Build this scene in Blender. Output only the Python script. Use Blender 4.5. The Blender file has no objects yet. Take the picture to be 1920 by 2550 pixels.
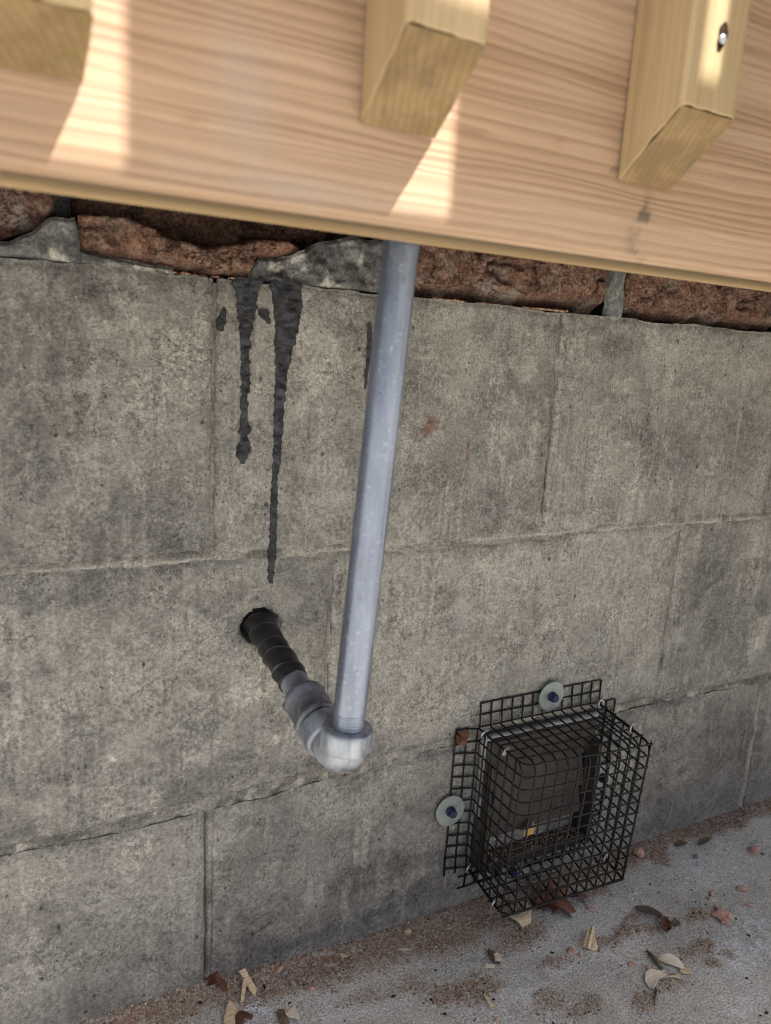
import bpy, math, random
import numpy as np
from mathutils import Vector, Matrix

random.seed(7)
RNG = np.random.default_rng(11)
SC = bpy.context.scene
COL = SC.collection
MM = 0.001

# ------------------------------------------------------------------ camera
cam_d = bpy.data.cameras.new('camera')
cam_d.sensor_fit = 'HORIZONTAL'
cam_d.sensor_width = 36.0
cam_d.lens = 34.99
cam_d.clip_start = 0.01
cam_d.clip_end = 500.0
cam_d.dof.use_dof = True
cam_d.dof.focus_distance = 0.66
cam_d.dof.aperture_fstop = 9.0
cam = bpy.data.objects.new('camera', cam_d)
COL.objects.link(cam)
RX = Vector((0.886651, -0.458911, 0.057006))      # camera right
FW = Vector((0.460174, 0.863394, -0.206861))      # camera forward
UP = Vector((0.045712, 0.209646, 0.976708))       # camera up
m = Matrix((RX, UP, -FW)).transposed().to_4x4()
m.translation = Vector((0.3002, -0.5392, -0.0450))
cam.matrix_world = m
SC.camera = cam

# ------------------------------------------------------------------ light
SUN = Vector((0.70, -1.0, 1.9)).normalized()
elev = math.asin(SUN.z)
world = bpy.data.worlds.new('World')
SC.world = world
world.use_nodes = True
wn = world.node_tree
wn.nodes.clear()
sky = wn.nodes.new('ShaderNodeTexSky')
sky.sky_type = 'NISHITA'
sky.sun_disc = False
sky.sun_elevation = elev
sky.sun_rotation = math.atan2(SUN.x, SUN.y)
sky.dust_density = 3.5
sky.air_density = 0.8
sky.ozone_density = 1.0
bg = wn.nodes.new('ShaderNodeBackground')
bg.inputs['Strength'].default_value = 0.060
wo = wn.nodes.new('ShaderNodeOutputWorld')
wn.links.new(sky.outputs[0], bg.inputs[0])
wn.links.new(bg.outputs[0], wo.inputs[0])
sun_d = bpy.data.lights.new('sun', 'SUN')
sun_d.energy = 5.0
sun_d.angle = math.radians(0.5)
sun_d.color = (1.0, 0.97, 0.93)
sun = bpy.data.objects.new('sun', sun_d)
COL.objects.link(sun)
sun.rotation_euler = SUN.to_track_quat('Z', 'Y').to_euler()
SC.view_settings.view_transform = 'Standard'
SC.view_settings.look = 'None'
SC.view_settings.gamma = 1.0
SC.view_settings.use_curve_mapping = False
SC.view_settings.exposure = 1.65
SC.render.engine = 'CYCLES'
SC.cycles.filter_width = 1.0
SC.cycles.max_bounces = 8
SC.cycles.diffuse_bounces = 5


# ------------------------------------------------------------------ numpy noise
def _hash(ix, iy, seed):
    h = (ix.astype(np.int64) * 374761393 + iy.astype(np.int64) * 668265263 + seed * 974711) & 0x7fffffff
    h = ((h ^ (h >> 13)) * 1274126177) & 0x7fffffff
    h = (h ^ (h >> 16)) & 0xffff
    return h / 65535.0


def vnoise(x, y, seed=0):
    x = np.asarray(x, float); y = np.asarray(y, float)
    ix = np.floor(x); iy = np.floor(y)
    fx = x - ix; fy = y - iy
    fx = fx * fx * (3 - 2 * fx); fy = fy * fy * (3 - 2 * fy)
    a = _hash(ix, iy, seed); b = _hash(ix + 1, iy, seed)
    c = _hash(ix, iy + 1, seed); d = _hash(ix + 1, iy + 1, seed)
    return (a * (1 - fx) + b * fx) * (1 - fy) + (c * (1 - fx) + d * fx) * fy


def fbm(x, y, size, octaves=4, seed=0, gain=0.5):
    """value noise, size in mm, result about -1..1"""
    v = 0; amp = 1; tot = 0
    x = np.asarray(x, float) / size; y = np.asarray(y, float) / size
    for o in range(octaves):
        v = v + amp * (vnoise(x * 2 ** o + 17.3 * o, y * 2 ** o - 9.1 * o, seed + o * 31) * 2 - 1)
        tot += amp; amp *= gain
    return v / tot


def smooth(e0, e1, x):
    t = np.clip((x - e0) / (e1 - e0 + 1e-12), 0, 1)
    return t * t * (3 - 2 * t)


def blob(x, y, cx, cy, rx, ry, seed=0, rough=0.45, soft=0.5):
    """irregular elliptical mask 0..1"""
    d = np.sqrt(((x - cx) / rx) ** 2 + ((y - cy) / ry) ** 2)
    d = d + rough * fbm(x, y, min(rx, ry) * 0.9, 4, seed)
    return 1 - smooth(1 - soft, 1 + soft * 0.3, d)


# ------------------------------------------------------------------ objects
def tag(o, label=None, cat=None, group=None, kind=None):
    if label: o['label'] = label
    if cat: o['category'] = cat
    if group: o['group'] = group
    if kind: o['kind'] = kind
    return o


def empty(name, loc=(0, 0, 0), label=None, cat=None, group=None):
    o = bpy.data.objects.new(name, None)
    COL.objects.link(o)
    o.empty_display_size = 0.02
    o.location = [v * MM for v in loc]
    tag(o, label, cat, group)
    return o


def make_mesh(name, verts, faces, mat, smooth_shade=False, attrs=None):
    """verts in mm"""
    me = bpy.data.meshes.new(name)
    v = np.asarray(verts, float) * MM
    if isinstance(faces, np.ndarray):
        k = faces.shape[1]
        me.vertices.add(len(v)); me.vertices.foreach_set('co', v.ravel())
        me.loops.add(faces.size); me.loops.foreach_set('vertex_index', faces.ravel().astype(np.int32))
        me.polygons.add(len(faces))
        me.polygons.foreach_set('loop_start', (np.arange(len(faces)) * k).astype(np.int32))
        me.update(calc_edges=True)
    else:
        me.from_pydata([tuple(p) for p in v], [], [tuple(f) for f in faces])
        me.update()
    if smooth_shade:
        me.polygons.foreach_set('use_smooth', [True] * len(me.polygons))
    for an, (typ, arr) in (attrs or {}).items():
        a = me.attributes.new(an, typ, 'POINT')
        if typ == 'FLOAT':
            a.data.foreach_set('value', np.asarray(arr, np.float32).ravel())
        else:
            a.data.foreach_set('color', np.asarray(arr, np.float32).ravel())
    if mat: me.materials.append(mat)
    return me


def link(name, me, parent=None, loc=None, rot=None):
    """parent: an object standing unrotated; verts stay in world mm when loc is None"""
    o = bpy.data.objects.new(name, me)
    COL.objects.link(o)
    if parent is not None:
        o.parent = parent
        p = parent
        off = Vector((0, 0, 0))
        while p is not None:
            off += Vector(p.location); p = p.parent
        if loc is None:
            o.location = -off
    if loc is not None:
        o.location = [v * MM for v in loc]
    if rot is not None:
        o.rotation_euler = rot
    return o


def grid_faces(nu, nv, flip=False):
    i = np.arange(nu - 1)[:, None]; j = np.arange(nv - 1)[None, :]
    a = i * nv + j; b = (i + 1) * nv + j; c = (i + 1) * nv + j + 1; d = i * nv + j + 1
    f = np.stack([a, b, c, d], -1).reshape(-1, 4)
    return f[:, ::-1] if flip else f


def slab(name, X, Z, Y, depth_y, mat, parent=None, attrs=None, smooth_shade=True, side_mat=None):
    """front height field X[nu,nv],Z[nu,nv],Y (towards -y) closed by a skirt back to depth_y"""
    nu, nv = X.shape
    front = np.stack([X, Y, Z], -1).reshape(-1, 3)
    n = nu * nv
    f = grid_faces(nu, nv)
    ring = list(range(0, nv)) + [i * nv + nv - 1 for i in range(1, nu)] + \
           [(nu - 1) * nv + j for j in range(nv - 2, -1, -1)] + [i * nv for i in range(nu - 2, 0, -1)]
    ring = np.array(ring)
    back = front[ring].copy(); back[:, 1] = depth_y
    k = len(ring)
    r2 = np.roll(np.arange(k), -1)
    skirt = np.stack([ring, n + np.arange(k), n + r2, ring[r2]], -1)
    verts = np.concatenate([front, back])
    faces = np.concatenate([f, skirt])
    at = {}
    for an, (typ, arr) in (attrs or {}).items():
        arr = np.asarray(arr).reshape(n, -1)
        at[an] = (typ, np.concatenate([arr, arr[ring]]))
    me = make_mesh(name, verts, faces, mat, smooth_shade, at)
    if side_mat:
        me.materials.append(side_mat)
        me.polygons.foreach_set('material_index', np.concatenate([np.zeros(len(f), np.int32), np.ones(len(skirt), np.int32)]))
    return link(name, me, parent)


def box_mesh(name, x0, x1, y0, y1, z0, z1, mat, bevel=1.0):
    """bevelled box in mm"""
    import bmesh
    bm = bmesh.new()
    vs = [bm.verts.new((x * MM, y * MM, z * MM)) for x in (x0, x1) for y in (y0, y1) for z in (z0, z1)]
    for f in ((0, 1, 3, 2), (4, 6, 7, 5), (0, 4, 5, 1), (2, 3, 7, 6), (0, 2, 6, 4), (1, 5, 7, 3)):
        bm.faces.new([vs[i] for i in f])
    if bevel:
        bmesh.ops.bevel(bm, geom=list(bm.edges), offset=bevel * MM, segments=2, affect='EDGES', profile=0.5)
    bmesh.ops.recalc_face_normals(bm, faces=list(bm.faces))
    me = bpy.data.meshes.new(name)
    bm.to_mesh(me); bm.free()
    me.materials.append(mat)
    return me


def sweep(name, pts, radii, mat, n=16, cap=True, twist_fn=None, smooth_shade=True):
    """tube along pts (mm); radii one per point; twist_fn(i, theta) adds to radius"""
    P = [Vector(p) for p in pts]
    verts = []; faces = []
    T = []
    for i in range(len(P)):
        a = P[max(i - 1, 0)]; b = P[min(i + 1, len(P) - 1)]
        t = (b - a)
        T.append(t.normalized() if t.length > 1e-9 else (T[-1] if T else Vector((0, 0, 1))))
    ref = Vector((1, 0, 0)) if abs(T[0].x) < 0.8 else Vector((0, 0, 1))
    U = (ref - T[0] * ref.dot(T[0])).normalized()
    for i, p in enumerate(P):
        U = (U - T[i] * U.dot(T[i])).normalized()
        V = T[i].cross(U)
        for k in range(n):
            th = 2 * math.pi * k / n
            r = radii[i] if hasattr(radii, '__len__') else radii
            if twist_fn: r += twist_fn(i, th)
            verts.append(p + (U * math.cos(th) + V * math.sin(th)) * r)
    for i in range(len(P) - 1):
        for k in range(n):
            k2 = (k + 1) % n
            faces.append((i * n + k, i * n + k2, (i + 1) * n + k2, (i + 1) * n + k))
    if cap:
        faces.append(tuple(range(n - 1, -1, -1)))
        faces.append(tuple((len(P) - 1) * n + k for k in range(n)))
    me = make_mesh(name, verts, faces, mat, False)
    if smooth_shade:
        for poly in me.polygons:
            poly.use_smooth = len(poly.vertices) == 4
    return me


# ------------------------------------------------------------------ materials
class NT:
    def __init__(self, name):
        self.m = bpy.data.materials.new(name)
        self.m.use_nodes = True
        self.t = self.m.node_tree
        self.t.nodes.clear()
        self.out = self.t.nodes.new('ShaderNodeOutputMaterial')
        self.b = self.t.nodes.new('ShaderNodeBsdfPrincipled')
        self.t.links.new(self.b.outputs[0], self.out.inputs[0])
        self.pos = self.t.nodes.new('ShaderNodeNewGeometry').outputs['Position']
        tc = self.t.nodes.new('ShaderNodeTexCoord')
        self.obj = tc.outputs['Object']

    def n(self, typ, **kw):
        nd = self.t.nodes.new(typ)
        for k, v in kw.items(): setattr(nd, k, v)
        return nd

    def L(self, a, b): self.t.links.new(a, b)

    def setin(self, sock, v):
        if hasattr(v, 'is_linked') or isinstance(v, bpy.types.NodeSocket): self.L(v, sock)
        else: sock.default_value = v

    def mapped(self, vec, scale=(1, 1, 1), rot=(0, 0, 0)):
        mp = self.n('ShaderNodeMapping')
        self.L(vec, mp.inputs[0])
        mp.inputs['Scale'].default_value = scale
        mp.inputs['Rotation'].default_value = rot
        return mp.outputs[0]

    def noise(self, scale, detail=4, rough=0.55, vec=None, dist=0.0):
        nd = self.n('ShaderNodeTexNoise')
        self.L(vec if vec is not None else self.pos, nd.inputs['Vector'])
        nd.inputs['Scale'].default_value = scale
        nd.inputs['Detail'].default_value = detail
        nd.inputs['Roughness'].default_value = rough
        nd.inputs['Distortion'].default_value = dist
        return nd.outputs['Fac']

    def voro(self, scale, vec=None, feature='F1', rand=1.0):
        nd = self.n('ShaderNodeTexVoronoi', feature=feature)
        self.L(vec if vec is not None else self.pos, nd.inputs['Vector'])
        nd.inputs['Scale'].default_value = scale
        nd.inputs['Randomness'].default_value = rand
        return nd.outputs['Distance']

    def ramp(self, fac, a, b, lo=0.0, hi=1.0):
        nd = self.n('ShaderNodeMapRange', interpolation_type='SMOOTHSTEP')
        self.setin(nd.inputs['Value'], fac)
        nd.inputs['From Min'].default_value = a
        nd.inputs['From Max'].default_value = b
        nd.inputs['To Min'].default_value = lo
        nd.inputs['To Max'].default_value = hi
        return nd.outputs[0]

    def mix(self, fac, a, b, mode='MIX'):
        nd = self.n('ShaderNodeMix', data_type='RGBA', blend_type=mode)
        self.setin(nd.inputs[0], fac)
        for s, v in ((nd.inputs[6], a), (nd.inputs[7], b)):
            if isinstance(v, tuple): s.default_value = (v[0], v[1], v[2], 1)
            else: self.L(v, s)
        return nd.outputs[2]

    def math(self, op, a, b=0.0, c=None):
        nd = self.n('ShaderNodeMath', operation=op)
        self.setin(nd.inputs[0], a); self.setin(nd.inputs[1], b)
        if c is not None: self.setin(nd.inputs[2], c)
        return nd.outputs[0]

    def attr(self, name):
        nd = self.n('ShaderNodeAttribute', attribute_name=name)
        return nd

    def rgb(self, attr_node):
        s = self.n('ShaderNodeSeparateColor')
        self.L(attr_node.outputs['Color'], s.inputs[0])
        return s.outputs[0], s.outputs[1], s.outputs[2]

    def rnd(self):
        return self.n('ShaderNodeObjectInfo').outputs['Random']

    def bump(self, h, strength=0.5, dist=0.001):
        nd = self.n('ShaderNodeBump')
        nd.inputs['Strength'].default_value = strength
        nd.inputs['Distance'].default_value = dist
        self.L(h, nd.inputs['Height'])
        self.L(nd.outputs[0], self.b.inputs['Normal'])

    def fin(self, color=None, rough=None, metal=None, spec=None):
        if color is not None:
            if isinstance(color, tuple): self.b.inputs['Base Color'].default_value = (*color[:3], 1)
            else: self.L(color, self.b.inputs['Base Color'])
        if rough is not None: self.setin(self.b.inputs['Roughness'], rough)
        if metal is not None: self.setin(self.b.inputs['Metallic'], metal)
        if spec is not None: self.setin(self.b.inputs['Specular IOR Level'], spec)
        return self.m


def mat_concrete():
    k = NT('block_concrete')
    big = k.noise(11, 8, 0.66)
    mid = k.noise(48, 7, 0.68)
    fine = k.noise(330, 4, 0.72)
    grain = k.noise(760, 3, 0.7)
    comb = k.noise(1, 4, 0.65, k.mapped(k.pos, (480, 480, 130)))
    c = k.mix(k.ramp(big, 0.36, 0.64), (0.168, 0.156, 0.143), (0.295, 0.275, 0.245))
    c = k.mix(k.ramp(mid, 0.40, 0.62, 0.0, 0.6), c, (0.37, 0.354, 0.318))
    c = k.mix(k.ramp(k.noise(24, 7, 0.66), 0.5, 0.68, 0, 0.85), c, (0.135, 0.12, 0.108))
    c = k.mix(k.ramp(k.noise(17, 6, 0.66, k.mapped(k.pos, (1, 1, 1), (0, 0, 1))), 0.56, 0.68, 0, 0.45), c, (0.27, 0.265, 0.265))
    c = k.mix(k.ramp(k.noise(19, 6, 0.6, None, 1.6), 0.53, 0.66, 0, 0.5), c, (0.43, 0.41, 0.365))
    c = k.mix(k.ramp(k.noise(15, 6, 0.62, k.mapped(k.pos, (1, 1, 1), (2, 0, 0)), 1.4), 0.54, 0.66, 0, 0.55), c, (0.13, 0.122, 0.118))
    r, g, b = k.rgb(k.attr('stain_shade'))
    nz = k.ramp(k.noise(120, 6, 0.7), 0.36, 0.62)
    c = k.mix(k.math('MULTIPLY', g, k.ramp(nz, 0, 1, 0.35, 1.0)), c, (0.50, 0.472, 0.41))
    c = k.mix(k.math('MULTIPLY', r, k.ramp(nz, 0, 1, 1.0, 0.45)), c, (0.085, 0.08, 0.08))
    c = k.mix(b, c, (0.17, 0.075, 0.055))
    gl = k.math('ADD', k.math('MULTIPLY', k.ramp(fine, 0.33, 0.67), 0.5), k.math('MULTIPLY', k.ramp(grain, 0.33, 0.67), 0.5))
    gl = k.math('ADD', k.math('MULTIPLY', gl, 0.86), k.math('MULTIPLY', k.ramp(comb, 0.34, 0.66), 0.14))
    patch = k.ramp(k.noise(30, 5, 0.6, k.mapped(k.pos, (1, 1, 1), (0, 1, 0))), 0.35, 0.65, 0.5, 1.2)
    blotch = k.ramp(k.noise(165, 5, 0.7), 0.3, 0.7, -0.11, 0.11)  # random grain blotches, partly painting tiny shadows between the grains
    v = k.math('ADD', k.math('MULTIPLY_ADD', k.math('SUBTRACT', gl, 0.5), patch, 0.97), blotch)
    v = k.math('MAXIMUM', v, 0.12)
    runs = k.noise(1, 5, 0.6, k.mapped(k.pos, (130, 130, 7)))
    c = k.mix(k.ramp(runs, 0.56, 0.74, 0, 0.45), c, (0.14, 0.13, 0.12))
    c = k.mix(k.ramp(k.noise(1, 5, 0.6, k.mapped(k.pos, (90, 90, 9), (0, 0, 2))), 0.58, 0.76, 0, 0.4), c, (0.50, 0.48, 0.43))
    hs = k.n('ShaderNodeHueSaturation'); k.L(v, hs.inputs['Value']); k.L(c, hs.inputs['Color'])
    c = hs.outputs[0]
    wob = k.mapped(k.pos, (1, 1, 0.7))
    pit = k.voro(230, wob)
    pm = k.math('MULTIPLY', k.ramp(pit, 0.06, 0.26, 1.0, 0.0), k.ramp(k.noise(42, 4), 0.5, 0.66))
    pit2 = k.math('MULTIPLY', k.ramp(k.voro(75, wob), 0.05, 0.15, 1.0, 0.0), k.ramp(k.noise(90, 3), 0.5, 0.56))
    pm = k.math('MAXIMUM', pm, pit2)
    c = k.mix(k.math('MULTIPLY', pm, 0.85), c, (0.045, 0.04, 0.036))
    crk = k.math('ABSOLUTE', k.math('SUBTRACT', k.noise(17, 6, 0.7), 0.5))
    cm = k.math('MULTIPLY', k.ramp(crk, 0.0, 0.007, 1, 0), k.ramp(k.noise(15, 3, 0.5, k.mapped(k.pos, (1, 1, 1), (1, 0, 0))), 0.5, 0.6))
    c = k.mix(k.math('MULTIPLY', cm, 0.6), c, (0.07, 0.06, 0.055))
    h = k.math('SUBTRACT', k.math('ADD', gl, k.math('MULTIPLY', mid, 1.6)), k.math('ADD', k.math('MULTIPLY', pm, 1.2), cm))
    k.bump(h, 0.9, 0.0014)
    return k.fin(c, 0.92, 0, 0.25)


def mat_mortar(name, c0, c1, stains=False):
    k = NT(name)
    big = k.noise(30, 6, 0.6)
    fine = k.noise(500, 4, 0.7)
    c = k.mix(k.ramp(big, 0.35, 0.65), c0, c1)
    if stains:
        r, g, b = k.rgb(k.attr('stain_shade'))
        c = k.mix(r, c, (0.06, 0.058, 0.056))
        c = k.mix(g, c, (0.42, 0.40, 0.35))
    hs = k.n('ShaderNodeHueSaturation')
    k.L(k.ramp(fine, 0.3, 0.7, 0.55, 1.4), hs.inputs['Value']); k.L(c, hs.inputs['Color'])
    k.bump(k.math('ADD', fine, k.math('MULTIPLY', big, 2.0)), 0.8, 0.0015)
    return k.fin(hs.outputs[0], 0.92, 0, 0.25)


def mat_brick():
    k = NT('old_brick')
    big = k.noise(38, 7, 0.68)
    fine = k.noise(380, 4, 0.75)
    c = k.mix(k.ramp(big, 0.36, 0.64), (0.105, 0.058, 0.042), (0.235, 0.130, 0.092))
    c = k.mix(k.ramp(k.noise(80, 5), 0.50, 0.66, 0, 0.6), c, (0.27, 0.195, 0.15))
    r, g, b = k.rgb(k.attr('stain_shade'))
    c = k.mix(r, c, (0.05, 0.028, 0.022))
    c = k.mix(g, c, (0.22, 0.18, 0.15))
    hs = k.n('ShaderNodeHueSaturation')
    k.L(k.ramp(fine, 0.3, 0.7, 0.4, 1.6), hs.inputs['Value']); k.L(c, hs.inputs['Color'])
    crk = k.math('ABSOLUTE', k.math('SUBTRACT', k.noise(1, 6, 0.68, k.mapped(k.pos, (34, 34, 62))), 0.5))
    cm = k.math('MULTIPLY', k.ramp(crk, 0.0, 0.014, 1, 0), k.ramp(k.noise(28, 3), 0.44, 0.54))
    c = k.mix(k.math('MULTIPLY', cm, 0.85), hs.outputs[0], (0.028, 0.016, 0.012))
    k.bump(k.math('SUBTRACT', k.math('ADD', fine, k.math('MULTIPLY', k.noise(120, 5, 0.7), 1.8)), k.math('MULTIPLY', cm, 2)), 1.0, 0.0025)
    return k.fin(c, 0.95, 0, 0.15)


def mat_tar():
    k = NT('bitumen')
    a = k.noise(110, 6, 0.7)
    f = k.noise(500, 3, 0.7)
    c = k.mix(k.ramp(a, 0.4, 0.66), (0.005, 0.005, 0.007), (0.040, 0.041, 0.050))
    c = k.mix(k.ramp(f, 0.58, 0.72, 0, 0.4), c, (0.15, 0.15, 0.15))
    k.bump(k.math('ADD', a, f), 0.7, 0.0012)
    return k.fin(c, 0.5, 0, 0.32)


def mat_galv(name, c0, c1, rough=0.36, metal=0.9, spots=0.6):
    k = NT(name)
    a = k.noise(1, 5, 0.6, k.mapped(k.pos, (70, 70, 16)))
    f = k.noise(260, 4, 0.65)
    sp = k.voro(120)
    c = k.mix(k.ramp(a, 0.35, 0.65), c0, c1)
    if spots:
        c = k.mix(k.ramp(f, 0.56, 0.7, 0, 0.5 * spots), c, (0.72, 0.74, 0.76))
        d = k.math('MULTIPLY', k.ramp(k.voro(62, k.mapped(k.pos, (1, 1, 0.45))), 0.05, 0.14, 1, 0), 0.6)
        c = k.mix(d, c, (0.12, 0.13, 0.15))
    k.bump(k.math('ADD', k.math('MULTIPLY', f, 0.8), k.math('MULTIPLY', a, 0.6)), 0.3, 0.0006)
    return k.fin(c, k.ramp(k.math('ADD', k.math('MULTIPLY', a, 0.6), k.math('MULTIPLY', f, 0.4)), 0.3, 0.7, rough - 0.08, rough + 0.14), metal)


def mat_simple(name, c0, c1, scale, rough, metal=0.0, bump=0.0, spec=None, fine=0.0):
    k = NT(name)
    a = k.noise(scale, 5, 0.6, k.obj)
    c = k.mix(k.ramp(a, 0.33, 0.67), c0, c1)
    if fine:
        hs = k.n('ShaderNodeHueSaturation')
        k.L(k.ramp(k.noise(scale * 6, 3, 0.7, k.obj), 0.3, 0.7, 1 - fine, 1 + fine), hs.inputs['Value'])
        k.L(c, hs.inputs['Color']); c = hs.outputs[0]
    if bump: k.bump(k.noise(scale * 4, 4, 0.65, k.obj), bump, 0.001)
    return k.fin(c, rough, metal, spec)


def mat_wood(name, pale, mid, dark, axis, ring=1.0, stains=False, green=0.0):
    """grain along axis; growth bands across it"""
    k = NT(name)
    along, across = 1.3, 340.0
    if axis == 'X':
        sc = (along, across * 0.7, across); sc2 = (10, 260, 1100); sc3 = (1.2, 30, 62); sc4 = (2.2, 20, 34)
    else:
        sc = (across, across * 0.7, along); sc2 = (900, 700, 14); sc3 = (62, 30, 1.2); sc4 = (34, 20, 2.2)
    warp = k.n('ShaderNodeVectorMath', operation='ADD')
    wob = k.n('ShaderNodeTexNoise'); k.L(k.mapped(k.pos, (5, 5, 5)), wob.inputs['Vector']); wob.inputs['Scale'].default_value = 1.0
    wv = k.n('ShaderNodeVectorMath', operation='SCALE'); k.L(wob.outputs['Color'], wv.inputs[0]); wv.inputs['Scale'].default_value = 0.006
    k.L(k.pos, warp.inputs[0]); k.L(wv.outputs[0], warp.inputs[1])
    w = warp.outputs[0]
    broad = k.noise(1, 3, 0.5, k.mapped(w, sc3))
    fib = k.noise(1, 4, 0.6, k.mapped(w, sc2))
    soft = k.noise(1, 3, 0.5, k.mapped(w, sc))
    sx = k.n('ShaderNodeSeparateXYZ'); k.L(w, sx.inputs[0])
    cross = sx.outputs[2] if axis == 'X' else k.math('ADD', sx.outputs[0], k.math('MULTIPLY', sx.outputs[1], 0.7))
    slow = k.noise(1, 3, 0.55, k.mapped(w, sc4))
    ring_t = k.math('ADD', k.math('MULTIPLY', cross, 215.0), k.math('MULTIPLY', slow, 6.5))
    saw = k.math('FRACT', ring_t)
    line = k.math('MULTIPLY', k.ramp(saw, 0.25, 0.82), k.ramp(saw, 0.86, 1.0, 1.0, 0.0))
    line = k.math('MULTIPLY', line, k.ramp(k.noise(1, 2, 0.5, k.mapped(w, sc3)), 0.3, 0.65, 0.35, 1.0))
    c = k.mix(k.ramp(broad, 0.3, 0.7), pale, mid)
    c = k.mix(k.math('MULTIPLY', line, 0.5 * ring), c, dark)
    c = k.mix(k.ramp(soft, 0.5, 0.68, 0, 0.28 * ring), c, dark)
    c = k.mix(k.ramp(fib, 0.52, 0.72, 0, 0.35 * ring), c, dark)
    bands = k.math('MULTIPLY', line, -0.8)
    if green:
        c = k.mix(k.ramp(k.noise(22, 4), 0.45, 0.68, 0, green), c, (0.30, 0.285, 0.12))
    if stains:
        r, g, b = k.rgb(k.attr('stain_shade'))
        c = k.mix(r, c, (0.10, 0.075, 0.06))
        c = k.mix(g, c, (0.33, 0.30, 0.26))
        c = k.mix(b, c, (0.30, 0.135, 0.06))
    k.bump(k.math('ADD', bands, k.math('MULTIPLY', fib, 0.6)), 0.35, 0.0008)
    return k.fin(c, 0.66, 0, 0.35)


def mat_ground():
    k = NT('slab_concrete')
    big = k.noise(9, 6, 0.6)
    mid = k.noise(60, 6, 0.65)
    fine = k.noise(520, 3, 0.7)
    grain = k.noise(1100, 2, 0.6)
    c = k.mix(k.ramp(big, 0.35, 0.65), (0.43, 0.418, 0.37), (0.59, 0.578, 0.52))
    c = k.mix(k.ramp(mid, 0.5, 0.72, 0, 0.5), c, (0.64, 0.63, 0.575))
    r, g, b = k.rgb(k.attr('stain_shade'))
    dn = k.ramp(k.noise(240, 4, 0.75), 0.3, 0.6)
    c = k.mix(k.math('MULTIPLY', r, dn), c, (0.28, 0.185, 0.125))
    c = k.mix(k.math('MULTIPLY', g, k.ramp(k.noise(110, 5, 0.7), 0.4, 0.62)), c, (0.70, 0.70, 0.73))
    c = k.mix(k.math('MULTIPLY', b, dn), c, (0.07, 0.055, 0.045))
    gl = k.math('ADD', k.math('MULTIPLY', k.ramp(fine, 0.28, 0.72), 0.5), k.math('MULTIPLY', k.ramp(grain, 0.3, 0.7), 0.5))
    hs = k.n('ShaderNodeHueSaturation')
    k.L(k.math('MULTIPLY_ADD', gl, 1.6, 0.2), hs.inputs['Value']); k.L(c, hs.inputs['Color'])
    pit = k.ramp(k.voro(210), 0.04, 0.16, 1, 0)
    pm = k.math('MULTIPLY', pit, k.ramp(k.noise(40, 3), 0.5, 0.6, 0, 0.75))
    c = k.mix(pm, hs.outputs[0], (0.06, 0.055, 0.05))
    k.bump(k.math('SUBTRACT', k.math('ADD', gl, k.math('MULTIPLY', mid, 0.8)), pm), 0.7, 0.0012)
    return k.fin(c, 0.93, 0, 0.25)


def mat_chip(name, c0, c1, axis=(40, 600, 600)):
    k = NT(name)
    s = k.noise(1, 4, 0.65, k.mapped(k.obj, axis))
    c = k.mix(k.ramp(s, 0.35, 0.62), c0, c1)
    k.bump(s, 0.7, 0.0015)
    return k.fin(c, 0.75, 0, 0.3)


M_CONC = mat_concrete()
M_JOINT = mat_mortar('joint_mortar', (0.115, 0.104, 0.092), (0.27, 0.248, 0.215), True)
M_BMORT = mat_mortar('brick_mortar', (0.10, 0.10, 0.10), (0.27, 0.268, 0.26), True)
M_BRICK = mat_brick()
M_TAR = mat_tar()
M_GALV = mat_galv('galvanised_steel', (0.165, 0.188, 0.245), (0.25, 0.28, 0.35), 0.33, 0.72, 0.35)
M_CAST = mat_galv('galvanised_casting', (0.13, 0.14, 0.165), (0.36, 0.385, 0.43), 0.40, 0.5, 0.35)
M_STUB = mat_galv('dull_galvanised', (0.10, 0.102, 0.118), (0.20, 0.205, 0.23), 0.5, 0.4)
M_ZINC = mat_simple('zinc_plate', (0.23, 0.262, 0.262), (0.31, 0.345, 0.335), 90, 0.5, 0.75, 0.12)
M_RING = mat_simple('ring_wire', (0.30, 0.31, 0.33), (0.52, 0.53, 0.54), 300, 0.38, 0.8, 0.1)
M_TAPE = mat_simple('black_tape', (0.010, 0.010, 0.011), (0.03, 0.03, 0.032), 130, 0.42, 0, 0.25, 0.5)
M_WIRE = mat_simple('vinyl_wire', (0.004, 0.004, 0.0045), (0.012, 0.012, 0.013), 260, 0.5, 0, 0.2, 0.22)
M_BLUE = mat_simple('blue_screw', (0.008, 0.012, 0.042), (0.02, 0.028, 0.085), 500, 0.5, 0.2, 0.2)
M_PLAS = mat_simple('brown_plastic', (0.020, 0.0155, 0.0135), (0.045, 0.036, 0.031), 60, 0.5, 0, 0.15, 0.3, 0.3)
M_FLAP = mat_simple('faded_flap', (0.022, 0.018, 0.016), (0.041, 0.034, 0.031), 50, 0.5, 0, 0.15, 0.3, 0.3)
M_DARK = mat_simple('duct_shade', (0.012, 0.011, 0.01), (0.03, 0.027, 0.025), 80, 0.8)
M_BOARD = mat_wood('pine_board', (0.45, 0.305, 0.20), (0.375, 0.24, 0.145), (0.20, 0.115, 0.06), 'X', 1.0, True)
M_EDGE = mat_wood('board_edge', (0.50, 0.345, 0.185), (0.43, 0.29, 0.145), (0.33, 0.205, 0.10), 'X', 0.7, False, 0.12)
M_BAL = mat_wood('treated_baluster', (0.45, 0.325, 0.18), (0.39, 0.275, 0.145), (0.26, 0.17, 0.085), 'Z', 0.55, False, 0.2)
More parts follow.
